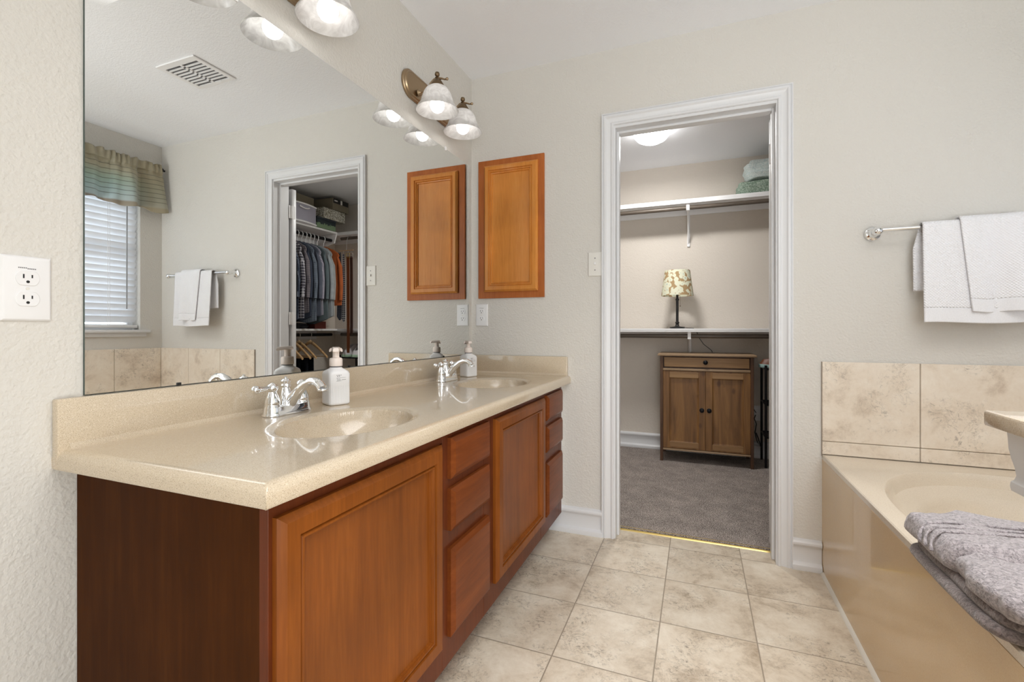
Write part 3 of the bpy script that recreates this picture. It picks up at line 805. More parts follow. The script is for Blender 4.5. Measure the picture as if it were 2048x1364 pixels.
# ------------------------------------------------------------------ towel bar and towels
t = thing('towel_bar', 'chrome towel bar on the wall above the tub', 'towel bar', (2.16, 0, 1.44))
zb_ = 1.440; yb_ = -.068
for xm in (1.852, 2.470):
    b = MB().lathe([(.0, -.0005), (.027, -.0005), (.0285, -.004), (.027, -.009), (.020, -.012), (.016, -.016), (.012, -.024), (.010, -.036), (.012, -.046), (.0155, -.054), (.017, -.064), (.0165, -.074), (.012, -.082), (.004, -.086), (0, -.0865)], (xm, 0, zb_-.004), 28, 'y')
    obj('mounting_post', b, 'chrome', t, angle=40)
obj('bar', MB().tube([(1.856, yb_, zb_), (2.466, yb_, zb_)], .0078, 16), 'chrome', t)
def drape(x0, x1, ztop, zf, zbk, off, yb, fold, seed, flare=0.0, backshift=0.0):
    L1 = ztop-zf; R = .012+off; L2 = ztop-zbk; tot = L1+PI*R+L2
    def fn(u, v):
        s_ = v*tot
        if s_ < L1: z = zf+s_; y = yb-R; fr = 1-(s_/L1); 
        elif s_ < L1+PI*R: a = (s_-L1)/R; z = ztop+R*math.sin(a); y = yb-R*math.cos(a); fr = 0
        else: z = ztop-(s_-L1-PI*R); y = yb+R; fr = (s_-L1-PI*R)/L2
        back = s_ > L1+PI*R/2
        x = x0+(x1-x0)*u
        x += flare*(1 if not back else -1)*fr*(.35 if u > .5 else 1)*(.5-u)*-2*-1
        if back: x += backshift*min(1, fr*3)
        w_ = fold*(math.sin(u*5.2+seed)+.5*math.sin(u*11+seed*2))*(.15+fr)
        y += -w_ if not back else w_*.35
        y -= .012*fr if not back else 0
        z += .003*math.sin(u*7+seed)*fr
        return (x, min(y, -.010), z)
    return fn
def towel(name, label, args, band):
    t_ = thing(name, label, 'towel', ((args[0]+args[1])/2, args[6], args[2]))
    def cut(fn, v0, v1): return lambda u, v: fn(u, v0+(v1-v0)*v)
    fn = drape(*args)
    L1 = args[2]-args[3]; tot = L1+PI*(.012+args[5])+args[2]-args[4]
    vb = band/tot
    o = obj('towel_body', MB().grid(cut(fn, vb, 1), 60, 90), 'waffle', t_)
    m_ = o.modifiers.new('thick', 'SOLIDIFY'); m_.thickness = .005; m_.offset = 0
    o = obj('hem_band', MB().grid(cut(fn, 0.0, vb), 60, 14), 'towelband', t_)
    m_ = o.modifiers.new('thick', 'SOLIDIFY'); m_.thickness = .0058; m_.offset = 0
    return t_
towel('bath_towel', 'larger white waffle towel hanging on the chrome bar', (1.990, 2.375, 1.444, 1.066, 1.190, .003, yb_, .010, 1.0, -.004, -.020), .055)
towel('hand_towel', 'smaller white waffle towel layered over the larger towel on the bar', (2.102, 2.300, 1.447, 1.106, 1.25, .012, yb_, .009, 2.3, .03, 0), .048)

# ------------------------------------------------------------------ bathtub
TX, TZ = 1.675, .506; TYN = -1.535
tb = thing('bathtub', 'beige speckled built-in soaking tub with a flat apron', 'bathtub', (2.17, -.77, 0))
BC = (2.17, -.68); BA, BB = .435, .565
def tub_top():
    n, R = 128, []
    def ell(ax, ay, z, p=2.3, c=BC): 
        out = []
        for k in range(n):
            a = 2*PI*k/n; cx_, sy_ = math.cos(a), math.sin(a)
            e = 2/p
            out.append((c[0]+ax*abs(cx_)**e*(1 if cx_ >= 0 else -1), c[1]+ay*abs(sy_)**e*(1 if sy_ >= 0 else -1), z))
        return out
    def rect(z, x0=TX, x1=XR-.012, y0=TYN, y1=-.012):
        out = []
        for k in range(n):
            a = 2*PI*k/n; c_, s_ = math.cos(a), math.sin(a)
            # project from the bowl centre onto the rectangle
            tx = ((x1-BC[0])/c_ if c_ > 1e-9 else (x0-BC[0])/c_ if c_ < -1e-9 else 1e9)
            ty = ((y1-BC[1])/s_ if s_ > 1e-9 else (y0-BC[1])/s_ if s_ < -1e-9 else 1e9)
            tt = min(tx, ty); out.append([BC[0]+c_*tt, BC[1]+s_*tt, z])
        for cx_, cy_ in ((x0, y0), (x0, y1), (x1, y0), (x1, y1)):
            k = min(range(n), key=lambda q: (out[q][0]-cx_)**2+(out[q][1]-cy_)**2); out[k] = [cx_, cy_, z]
        return [tuple(q) for q in out]
    lp = [rect(TZ-.02), rect(TZ-.003), rect(TZ, TX+.004), ell(BA+.008, BB+.008, TZ), ell(BA+.001, BB+.001, TZ-.0012), ell(BA-.004, BB-.004, TZ-.007), ell(BA-.010, BB-.010, TZ-.022), ell(BA-.022, BB-.018, TZ-.045),
          ell(BA-.05, BB-.040, TZ-.060), ell(BA-.082, BB-.052, TZ-.068), ell(BA-.092, BB-.060, TZ-.073), ell(BA-.104, BB-.075, TZ-.092), ell(BA-.14, BB-.14, TZ-.22), ell(BA-.18, BB-.21, TZ-.35), ell(BA-.23, BB-.29, TZ-.385), ell(.05, .05, TZ-.39), ell(.001, .001, TZ-.39)]
    return MB().loops(lp, False, True)
obj('tub_basin', tub_top(), 'tub', tb, angle=35)
b = MB().box(TX, TX+.02, TYN, -.0, 0.0, TZ-.021, .001, 1)
obj('apron', b, 'apron' if 'apron' in M else 'tub', tb)
obj('apron_groove', MB().box(TX+.002, TX+.021, TYN, -.001, TZ-.0215, TZ-.0195), 'grout', tb, smooth=False)
o = obj('caulk_bead', MB().prism([(TX-.011, 0), (TX-.009, .005), (TX-.004, .009), (TX, .012), (TX, 0)], TYN, -.027, 'y'), 'caulk', tb, label='white caulk line at the floor')
# chrome tub spout end wall is hidden; overflow plate on the far basin wall
# knee wall at the foot of the tub with stone cap
KY, KZ = -1.50, .926
struct('wall_partition', MB().box(1.592, XR, KY-.042-.10, KY-.042, 0, KZ-.0225), 'wall', smooth=False)
t = thing('stone_ledge', 'beige stone cap with white moulding at the right edge of the photo', 'ledge', (2.1, -1.56, KZ-.034))
x0 = 1.553
obj('cap_slab', MB().box(x0, XR, KY-.18, KY, KZ-.022, KZ, .004), 'stone', t)
prof = [(0, 0), (.001, -.004), (.0015, -.012), (.002, -.026), (.004, -.040), (.0065, -.052), (.0075, -.062), (.006, -.068), (.0035, -.071), (.003, -.077), (.004, -.083), (.008, -.085), (.024, -.085), (.024, 0)]
lp = []
zt = KZ-.022
for (cx_, cy_, sx_, sy_) in ((XR, KY, 0, 1), (x0, KY, 1, 1), (x0, KY-.18, 1, -1), (XR, KY-.18, 0, -1)):
    lp.append([(cx_+(.017+d)*sx_*(1), cy_-(.017+d)*sy_, zt+h) for d, h in prof])
obj('moulding', MB().loops(lp), 'trim', t, angle=30)

# ------------------------------------------------------------------ folded grey towel on the tub edge
def folded_towel():
    t_ = thing('folded_towel', 'grey terry towel folded thick on the front edge of the tub', 'towel', (1.80, -1.17, TZ))
    def slab(x0, x1, y0, y1, z0, z1, seed, amp=.006, rr=.5, sag=0.0):
        # rounded thick layer, perimeter loops from bottom to top
        n = 120; lp = []
        cx_, cy_ = (x0+x1)/2, (y0+y1)/2; hx, hy = (x1-x0)/2, (y1-y0)/2; hz = (z1-z0)/2; r = hz
        K = 14
        def ringp(ins, z):
            out = []
            for k in range(n):
                a = 2*PI*k/n; c_, s_ = math.cos(a), math.sin(a); e = .28
                u = (hx-ins)*abs(c_)**e*(1 if c_ >= 0 else -1); v = (hy-ins)*abs(s_)**e*(1 if s_ >= 0 else -1)
                p = Vector((cx_+u, cy_+v, z))
                nz = mnoise.noise(p*18+Vector((seed, 0, 0)))*amp+mnoise.noise(p*45+Vector((seed, 3, 0)))*amp*.4
                d = Vector((c_, s_, 0))
                out.append(tuple(p+d*nz*1.2+Vector((0, 0, nz*.6+sag*max(0, (1.69-p.x))*-1))))
            return out
        for q in range(K+1):
            th = -PI/2+PI*q/K
            lp.append(ringp(r-r*math.cos(th), z0+hz+hz*math.sin(th)))
        for ins in (.06, .10, .14): 
            if ins < min(hx, hy)-.01: lp.append(ringp(ins, z1+.002))
        for ins in (.06, .10, .14):
            if ins < min(hx, hy)-.01: lp.insert(0, ringp(ins, z0))
        return MB().loops(lp)
    z = TZ+.0045
    o = obj('lower_fold', slab(1.640, 1.96, -1.335, -.945, z, z+.022, 1.0, .004), 'greytowel_shaded', t_, angle=80)
    o = obj('middle_fold', slab(1.652, 1.96, -1.330, -.955, z+.018, z+.042, 5.0, .004), 'greytowel_shaded', t_, angle=80)
    # top layer: a heavy rounded fold with a ribbed woven band, and the near part turned back under it
    obj('upper_fold', slab(1.634, 1.985, -1.185, -.940, z+.038, z+.100, 11.0, .011), 'greytowel', t_, angle=180)
    for q, yy in enumerate((-1.035, -1.062, -1.089)):
        pts = []
        for k in range(40):
            f = k/39; a_ = min(1, f*2.2)
            if f < .30: th = f/.30*PI/2; x_ = 1.662-.030*math.cos(th)+0; zz = z+.069+.033*math.sin(th)
            else: x_ = 1.662+(f-.30)/.70*.31; zz = z+.102
            p = Vector((x_, yy, zz)); nz = mnoise.noise(Vector((x_, yy, z+.07))*18+Vector((11, 0, 0)))*.011
            pts.append((x_-.003*(f < .3), yy-.05*(1-f)**2+.02*f, zz+nz*.6+.0015))
        obj('woven_rib', MB().tube(pts, [.003+.001*math.sin(k*.7+q) for k in range(40)], 8), 'greytowel', t_, angle=180)
    obj('turned_corner', slab(1.650, 1.99, -1.345, -1.150, z+.034, z+.086, 23.0, .016), 'greytowel', t_, angle=180)
    return t_
folded_towel()

# ================================================================== CLOSET
# upper and lower shelves
SY = 1.575
def shelf(name, label, parts): 
    t_ = thing(name, label, 'closet shelf', parts); return t_
t = thing('closet_shelf', 'upper white closet shelf across the back wall', 'closet shelf', (1.2, CY, 2.07), 'closet shelves')
obj('shelf_board', MB().box(-.4, CXR-.001, SY, CY-.001, 2.050, 2.070, .002), 'white', t)
obj('cleat', MB().box(-.4, CXR-.001, CY-.018, CY-.0005, 2.005, 2.050, .001), 'white', t)
obj('front_lip', MB().box(-.4, 2.38, SY, SY+.018, 2.036, 2.0505, .001), 'white', t)
obj('hanging_rod', MB().tube([(-.4, 1.615, 2.008), (2.36, 1.615, 2.008)], .0165, 16), 'rod', t)
def bracket(t, x, zt, zbot):
    b = MB().box(x-.011, x+.011, CY-.012, CY-.001, zbot, zt).box(x-.009, x+.009, 1.60, CY-.012, zt-.012, zt)
    b.tube([(x, CY-.012, zbot+.03), (x, 1.70, zt-.06), (x, 1.625, zt-.010)], .007, 8)
    b.box(x-.012, x+.012, 1.5925, 1.5965, zt-.064, zt-.001).box(x-.012, x+.012, 1.5965, 1.636, zt-.064, zt-.060)
    obj('bracket', b, 'white', t)
bracket(t, 1.108, 2.050, 1.74)
t = thing('closet_shelf', 'lower white closet shelf under the table lamp', 'closet shelf', (1.2, CY, 1.05), 'closet shelves')
obj('shelf_board', MB().box(-.4, CXR-.001, SY, CY-.001, 1.030, 1.050, .002), 'white', t)
obj('front_lip', MB().box(-.4, 2.38, SY, SY+.018, 1.022, 1.0305, .001), 'white', t)
obj('cleat', MB().box(-.4, CXR-.001, CY-.018, CY-.0005, .990, 1.030, .001), 'white', t)
obj('hanging_rod', MB().tube([(-.4, 1.615, .990), (2.36, 1.615, .990)], .0165, 16), 'rod', t)
bracket(t, 1.118, 1.030, .72)
RX = 2.405; RXR = 2.44
t = thing('closet_shelf', 'upper white shelf along the right closet wall holding boxes, seen in the mirror', 'closet shelf', (2.53, .9, 2.07), 'closet shelves')
obj('shelf_board', MB().box(RX-.03, CXR-.001, T+.07, SY-.002, 2.050, 2.070, .002), 'white', t)
obj('cleat', MB().box(CXR-.018, CXR-.0005, T+.07, SY-.002, 1.945, 2.050, .001), 'white', t)
obj('end_support', MB().prism([(RX-.03, 2.050), (CXR-.02, 2.050), (CXR-.02, 1.90), (RX+.0, 1.955)], SY-.022, SY-.004, 'y'), 'white', t)
obj('hanging_rod', MB().tube([(RXR, T+.07, 1.985), (RXR, SY-.02, 1.985)], .0165, 16), 'black_metal', t)
t = thing('closet_shelf', 'lower shelf along the right closet wall under the shirts, seen in the mirror', 'closet shelf', (2.53, .9, 1.05), 'closet shelves')
obj('shelf_board', MB().box(RX-.03, CXR-.001, T+.07, SY-.002, 1.030, 1.050, .002), 'white', t)
obj('cleat', MB().box(CXR-.018, CXR-.0005, T+.07, SY-.002, .94, 1.030, .001), 'white', t)
obj('hanging_rod', MB().tube([(RXR, T+.07, .990), (RXR, SY-.02, .990)], .0165, 16), 'black_metal', t)

# closet dome light
t = thing('closet_ceiling_light', 'glowing round dome light on the closet ceiling', 'ceiling light', (.882, 1.03, H))
obj('mount_ring', MB().lathe([(.0, -.001), (.125, -.001), (.128, -.012), (.120, -.02), (0, -.02)], (.882, 1.03, H), 40), 'white', t)
obj('glass_dome', MB().lathe([(.122, -.018), (.123, -.030), (.115, -.055), (.095, -.078), (.065, -.094), (.03, -.102), (0, -.104)], (.882, 1.03, H), 40), 'dome', t)

dl = bpy.data.lights.new('dome_lamp', 'AREA'); dl.shape = 'DISK'; dl.size = .22; dl.energy = 14; dl.color = (1.0, .985, .96)
do = bpy.data.objects.new('dome_lamp', dl); COL.objects.link(do); do.parent = t; do.location = (0, 0, -.108)
# table lamp
LX, LY, LZ = 1.026, 1.66, 1.0505
t = thing('table_lamp', 'small table lamp with a floral shade on the lower closet shelf', 'lamp', (LX, LY, LZ))
obj('lamp_base', MB().lathe([(.058, 0), (.060, .004), (.058, .012), (.040, .014), (.020, .018), (.015, .024), (.012, .040), (.016, .044), (.016, .052), (.011, .056)], (LX, LY, LZ), 32), 'black', t, angle=40)
obj('lamp_stem', MB().lathe([(.0105, .055), (.0105, .225), (.014, .228), (.014, .240), (.009, .245), (.009, .30)], (LX, LY, LZ), 20), 'black', t)
sh = MB().loops([[(LX+r*math.cos(2*PI*k/48), LY+r*math.sin(2*PI*k/48), LZ+h) for k in range(48)] for r, h in ((.124, .265), (.097, .468), (.095, .468), (.122, .265))], False, False)
sd = obj('lamp_shade', sh, 'lampshade', t)
b = MB()
for k in range(3): a = 2*PI*k/3; b.tube([(LX+.008*math.cos(a), LY+.008*math.sin(a), LZ+.30), (LX+.10*math.cos(a), LY+.10*math.sin(a), LZ+.44)], .0015, 6)
obj('shade_frame', b, 'black', t)
obj('pull_chain', MB().tube([(LX+.022, LY-.02, LZ+.27), (LX+.023, LY-.022, LZ+.185)], .001, 6).sphere((LX+.023, LY-.022, LZ+.180), .0045, 10), 'nickel_dark', t)
obj('power_cord', MB().tube([(LX+.055, LY, LZ+.005), (LX+.085, LY+.05, LZ+.004), (LX+.12, CY-.028, LZ+.003), (LX+.145, CY-.024, 1.03), (LX+.16, CY-.022, .98), (LX+.20, CY-.02, .92), (LX+.26, CY-.018, .87), (LX+.29, CY-.016, .80), (LX+.30, CY-.014, .6), (LX+.45, CY-.014, .45), (1.60, CY-.014, .40), (1.615, CY-.016, .375)], .0028, 8), 'black', t)

# blanket and pillow on the upper shelf
def soft(x0, x1, y0, y1, z0, z1, seed, amp=.012, e=.35, fold=0):
    def ringp(ins, z, n=90):
        out = []
        for k in range(n):
            a = 2*PI*k/n; c_, s_ = math.cos(a), math.sin(a)
            u = ((x1-x0)/2-ins)*abs(c_)**e*(1 if c_ >= 0 else -1); v = ((y1-y0)/2-ins)*abs(s_)**e*(1 if s_ >= 0 else -1)
            p = Vector(((x0+x1)/2+u, (y0+y1)/2+v, z)); nz = mnoise.noise(p*14+Vector((seed, 0, 0)))*amp
            if fold: nz += .006*math.cos((z-z0)/(z1-z0)*2*PI*fold)
            out.append((p.x+c_*nz, p.y+s_*nz, max(z0, p.z+nz*.5)))
        return out
    hz = (z1-z0)/2; r = min(hz, .04); K = 12; lp = []
    for q in range(K+1):
        th = -PI/2+PI*q/K; lp.append(ringp(r*(1-math.cos(th)), z0+hz+hz*math.sin(th)))
    for ins in (r+.03, r+.06): lp.append(ringp(ins, z1+.001))
    return MB().loops(lp)
tag(obj('folded_blanket', soft(1.462, 1.86, 1.60, 1.84, 2.071, 2.172, 3, .014, .3, 2), 'blanket'), 'folded green patterned blanket on the upper closet shelf', 'blanket')
tag(obj('folded_quilt', soft(1.522, 1.88, 1.60, 1.83, 2.184, 2.336, 9, .018, .4, 4), 'pillow'), 'pale white and blue folded quilt on top of the green blanket', 'quilt')

# pine cabinet
cx0, cx1, cy0, cy1 = .905, 1.565, 1.500, 1.835
t = thing('pine_cabinet', 'rustic pine cabinet with one drawer and two doors on the closet carpet', 'cabinet', ((cx0+cx1)/2, (cy0+cy1)/2, .012))
g = .012
for x_ in (cx0, cx1-.022):
    for y_ in (cy0, cy1-.03): obj('leg', MB().box(x_, x_+.022, y_, y_+.03, g, .835, .0015, 1), 'pine_frame', t)
obj('carcass', MB().box(cx0+.002, cx1-.002, cy0+.022, cy1-.004, .115, .834), 'pine_frame', t, smooth=False)
obj('cabinet_top', MB().box(cx0-.018, cx1+.018, cy0-.02, cy1+.008, .8355, .853, .005), 'pine_edge', t)
obj('rail', MB().box(cx0+.022, cx1-.022, cy0-.004, cy0+.02, .722, .740, .004), 'pine_edge', t)
obj('rail', MB().box(cx0+.022, cx1-.022, cy0-.004, cy0+.02, .100, .114, .004), 'pine_edge', t)
dr = obj('drawer', MB().box(cx0+.030, cx1-.030, cy0+.002, cy0+.021, .752, .826, .002, 1), 'pine_h', t)
xm = (cx0+cx1)/2
def knob(x, z, par):
    b = MB().lathe([(.013, 0), (.017, -.002), (.017, -.0035), (.006, -.006), (.006, -.016), (.014, -.020), (.0155, -.026), (.009, -.031), (0, -.032)], (x, cy0+.003, z), 18, 'y')
    obj('knob', b, 'black_metal', par, angle=40)
knob(xm, .790, dr)
DP = [(0, 0), (0, .017), (.001, .018), (.046, .018), (.050, .012), (.060, .009), (.062, .009)]
for (a, c_, s_) in ((cx0+.023, xm-.001, 1), (xm+.001, cx1-.023, -1)):
    d_ = obj('door', panel_y(a, c_, .117, .720, cy0+.020, DP), 'pine', t, angle=15)
    kx = xm-.026 if s_ > 0 else xm+.026
    knob(kx, .425, d_)
    # light rails top and bottom of the door
    for (z0_, z1_) in ((.128, .170), (.668, .712)):
        obj('door_rail', MB().box(a+.048, c_-.048, cy0-.001, cy0+.003, z0_, z1_, .0012, 1), 'pine_h', d_)

# shoe rack with shoes
t = thing('shoe_rack', 'black metal shoe rack standing right of the pine cabinet', 'shoe rack', (2.0, 1.70, .012))
rx0, rx1, ry0, ry1 = 1.652, 2.345, 1.58, 1.83
for x_ in (rx0, rx1):
    for y_ in (ry0, ry1): obj('post', MB().tube([(x_, y_, .012), (x_, y_, .775)], .009, 12), 'black_metal', t)
for z_ in (.235, .480, .745):
    b = MB().tube([(rx0, ry0, z_), (rx1, ry0, z_)], .006, 8).tube([(rx0, ry1, z_), (rx1, ry1, z_)], .006, 8).tube([(rx0, ry0, z_), (rx0, ry1, z_)], .006, 8).tube([(rx1, ry0, z_), (rx1, ry1, z_)], .006, 8)
    for q in range(1, 9): y_ = ry0+(ry1-ry0)*q/9; b.tube([(rx0, y_, z_), (rx1, y_, z_)], .0025, 6)
    obj('rack_tier', b, 'black_metal', t)
def shoe(x, y, z, ang, upper, sole, L=.27, W=.10, Hh=.10):
    t_ = thing('shoe', '', 'shoe', (0, 0, 0))
    def out(k, n, w_, l0, l1, zz):
        a = 2*PI*k/n; c_, s_ = math.cos(a), math.sin(a)
        ly = (l0+l1)/2+(l1-l0)/2*s_
        tpr = 1-.18*math.sin(max(0, -s_)*PI/2)+.06*s_
        return (w_*c_*tpr, ly, zz)
    n = 32
    so = MB().loops([[out(k, n, w_, -L/2, L/2, zz+.012*max(0, (abs(math.sin(2*PI*k/n))-.7)))for k in range(n)] for w_, zz in ((W*.44, 0), (W*.49, .006), (W*.49, .020), (W*.47, .026))])
    up = MB().loops([[(lambda p: (p[0]*(1-.4*f), p[1]*(1-.08*f)-(.02*f), .024+f*(Hh-.024)*(1 if p[1] < 0 else max(.42, 1-p[1]/L*1.5))))(out(k, n, W*.47, -L/2, L/2, 0)) for k in range(n)] for f in (0, .25, .5, .75, .95, 1.0)], True, False)
    t_.location = (0, 0, 0)
    a_ = obj('sole', so, sole, t_); b_ = obj('upper', up, upper, t_)
    m_ = b_.modifiers.new('thick', 'SOLIDIFY'); m_.thickness = .004
    t_.location = (x, y, z); t_.rotation_euler.z = ang
    return t_
M['sole_teal'] = plain('pale_teal_sole', srgb(168, 200, 196), .6)
M['sole_green'] = plain('pale_green_sole', srgb(176, 206, 180), .6)
M['sneaker'] = mk_cloth('white_mesh_fabric', srgb(214, 210, 212))
ZR = .752
q = shoe(1.742, 1.655, ZR, math.radians(90), 'leather', 'sole_teal', .26, .095, .125); tag(q, 'brown leather shoe with a pale teal sole on top of the shoe rack', 'shoe')
q = shoe(2.30, 1.70, ZR, math.radians(180), 'sneaker', 'sole_green', .27, .10, .135); tag(q, 'white sneaker with a pale green sole on the shoe rack, seen in the mirror', 'shoe')
q = shoe(2.185, 1.70, ZR, math.radians(176), 'sneaker', 'sole_green', .27, .10, .135); tag(q, 'second white sneaker partly cut off by the doorframe, seen in the mirror', 'shoe')

# outlet and charger cord behind the cabinet
t = thing('wall_outlet', 'small white outlet low on the closet back wall right of the pine cabinet', 'electrical outlet', (1.615, CY, .37))
obj('cover_plate', MB().box(1.580, 1.650, CY-.006, CY-.0005, .31, .43, .002), 'white', t)
for z_ in (.35, .39): obj('receptacle', MB().box(1.60, 1.63, CY-.008, CY-.0055, z_-.013, z_+.013, .001, 1), 'white', t)
o = obj('charger_cord', MB().tube([(1.612, CY-.012, .355), (1.60, CY-.03, .33), (1.615, CY-.04, .29), (1.605, CY-.045, .22), (1.62, CY-.05, .15), (1.645, CY-.05, .11), (1.63, CY-.045, .17), (1.612, CY-.04, .22)], .004, 8), 'black')
tag(o, 'black cord hanging from the outlet beside the pine cabinet', 'cord')

# boxes and bin on the right shelf
ZS = 2.0705
def box_thing(name, label, x0, x1, y0, y1, z0, z1, mat, lidmat=None, lid=.0):
    t_ = thing(name, label, 'box', ((x0+x1)/2, (y0+y1)/2, z0))
    obj('box_body', MB().box(x0, x1, y0, y1, z0, z1-lid, .0015, 1), mat, t_)
    if lid: obj('box_lid', MB().box(x0-.004, x1, y0-.004, y1+.004, z1-lid, z1, .0015, 1), lidmat, t_)
    return t_
t = thing('storage_bin', 'frosted plastic drawer bin on the closet shelf, seen in the mirror', 'storage bin', (2.5, 1.08, ZS))
b = MB(); poly = [(2.66, .90)]+[(2.365-.028*math.sin(PI*k/12), .90+.362*k/12) for k in range(13)]+[(2.66, 1.262)]
b.prism(poly, ZS+.014, ZS+.170, 'z'); obj('bin_body', b, 'bin', t, angle=40)
poly2 = [(2.665, .895)]+[(2.358-.030*math.sin(PI*k/12), .895+.372*k/12) for k in range(13)]+[(2.665, 1.267)]
obj('bin_lid', MB().prism(poly2, ZS+.170, ZS+.184, 'z'), 'white', t, angle=40)
obj('bin_base', MB().prism(poly2, ZS+.0, ZS+.014, 'z'), 'white', t, angle=40)
b = MB(); b.tube([(2.352-.028*math.sin(PI*k/12)-.004*math.sin(PI*(k-4)/4), .90+.362*k/12, ZS+.145-.014*math.sin(PI*(k-4)/4)) for k in range(4, 9)], .007, 8); obj('bin_handle', b, 'white', t)
tt = box_thing('shoe_box', 'dark green box printed with pine trees under the floral box, seen in the mirror', 2.362, 2.66, 1.275, 1.535, ZS, ZS+.105, 'pinebox')
obj('box_lid', MB().box(2.357, 2.663, 1.271, 1.539, ZS+.085, ZS+.106, .0015, 1), plain('dark_slate_board', srgb(38, 44, 50), .7), tt)
box_thing('gift_box', 'grey box with white floral print stacked on the dark green box, seen in the mirror', 2.350, 2.66, 1.355, 1.660, ZS+.1065, ZS+.215, 'floralbox')
tt = box_thing('cardboard_box', 'grey brown lidded box at the top of the stack, seen in the mirror', 2.335, 2.665, 1.46, 1.70, ZS+.2165, ZS+.335, 'greyboard')
b = MB(); b.box(2.3342, 2.3351, 1.47, 1.69, ZS+.285, ZS+.333); obj('box_label', b, 'black', tt, smooth=False)
for bb_ in ((1.485, 1.53, ZS+.305, ZS+.318), (1.575, 1.60, ZS+.287, ZS+.330)): obj('label_print', MB().box(2.3334, 2.3343, *bb_), 'offwhite', tt, smooth=False)
box_thing('flat_carton', 'long grey brown carton behind the plastic bin, seen in the mirror', 2.48, 2.665, .95, 1.355, ZS+.19, ZS+.31, 'greyboard')

# hanging shirts
def shirt(y, mat, w=.215, ztop=1.905, zbot=1.15, seed=0, label='', dz=0):
    x0 = RXR
    n = 48; rows = []
    prof = [(0.0, .030, .018), (.012, .055, .022), (.045, .135, .022), (.085, w-.015, .022), (.115, w, .024), (.20, w-.012, .024), (.35, w-.008, .026), (.55, w+.002, .028), (.70, w+.014, .030), (1.0-.02, w+.02, .030), (1.0, w+.018, .029)]
    H_ = ztop-zbot
    for f, hw, th in prof:
        z = ztop-f*(H_ if f > .12 else .9)
        ring = []
        for k in range(n):
            a = 2*PI*k/n; c_, s_ = math.cos(a), math.sin(a)
            u = hw*abs(c_)**.7*(1 if c_ >= 0 else -1)
            fold = 1+.35*min(1, f*2)*math.sin(u*46+seed*3+math.sin(f*5+seed))
            v = th*.5*abs(s_)**.6*(1 if s_ >= 0 else -1)*fold
            vv = .012*min(1, f*2)*math.sin(u*24+1.0)
            dzz = -.03*(1-(u/hw)**2)*(1 if f > .9 else 0)+.012*math.sin(u*17+seed)*(1 if f > .9 else 0)
            ring.append((x0+u, y+v+vv, z+dzz))
        rows.append(ring)
    b = MB().loops(rows)
    for s_ in (-1, 1):
        b.tube([(x0+s_*(w-.03), y, ztop-.10), (x0+s_*(w+.004), y+.006, ztop-.22), (x0+s_*(w+.018), y+.004, ztop-.40), (x0+s_*(w+.022), y-.006, ztop-.56)], [.008, .022, .021, .018], 12)
    o = obj('hanging_shirt', b, mat, None, angle=60, origin=(x0, y, zbot))
    tag(o, label, 'shirt', 'shirts on hangers in the closet'); return o
def hanger(y):
    z = 1.905
    b = MB().tube([(RXR, y, z-.005), (RXR, y, z+.035), (RXR-.016, y, z+.052), (RXR-.020, y, z+.078), (RXR-.006, y, z+.100), (RXR+.014, y, z+.099), (RXR+.021, y, z+.084)], .0042, 10)
    o = obj('clothes_hanger', b, 'white', None, origin=(RXR, y, z)); return o
cols = [
 (mk_check('black_white_buffalo', srgb(30, 30, 32), srgb(205, 205, 205), .055, .4), 'black and white large check shirt nearest the door, seen in the mirror'),
 (mk_cloth('black_cotton', srgb(34, 34, 38)), 'plain black shirt between the large check and the navy check, seen in the mirror'),
 (mk_check('navy_small_check', srgb(34, 42, 58), srgb(150, 158, 172), .013, .22), 'navy small check shirt, seen in the mirror'),
 (mk_check('grey_white_plaid', srgb(84, 82, 92), srgb(214, 212, 216), .026, .3), 'grey and white plaid shirt, seen in the mirror'),
 (mk_check('mauve_grey_check', srgb(122, 116, 120), srgb(88, 85, 92), .02, .3), 'mauve grey check shirt, seen in the mirror'),
 (mk_cloth('dark_slate', srgb(62, 68, 82)), 'plain dark slate shirt, seen in the mirror'),
 (mk_check('blue_grid', srgb(112, 122, 134), srgb(60, 66, 78), .018, .18), 'dusty blue grid check shirt, seen in the mirror'),
 (mk_cloth('denim_blue', srgb(92, 97, 110)), 'plain denim blue shirt, seen in the mirror'),
 (mk_check('lilac_dotted', srgb(132, 128, 144), srgb(190, 190, 198), .012, .3), 'lilac grey finely dotted shirt, seen in the mirror'),
 (mk_cloth('teal_grey', srgb(96, 108, 112)), 'teal grey shirt, seen in the mirror'),
 (mk_cloth('pale_blue', srgb(160, 166, 170)), 'pale blue grey shirt, seen in the mirror'),
 (mk_check('pale_grey_stripe', srgb(164, 166, 164), srgb(140, 146, 150), .01, .3), 'pale grey shirt next to the orange one, seen in the mirror'),
 (mk_cloth('rust_orange', srgb(176, 96, 56)), 'rust orange shirt at the far end of the rod, seen in the mirror')]
ys = [.80+.0505*k for k in range(12)]+[1.445]
for k, (m_, lb) in enumerate(cols):
    y = ys[k]
    far = k == 12
    shirt(y, m_, .205+.012*math.sin(k*2.1), 1.900, 1.30 if far else 1.165+.03*math.sin(k*1.9), k*1.3, lb)
    o = hanger(y)
    nm = lb.split(' shirt')[0]; tag(o, 'white hanger hook holding the %s shirt, seen in the mirror' % nm, 'clothes hanger', 'white hangers on the right closet rod')
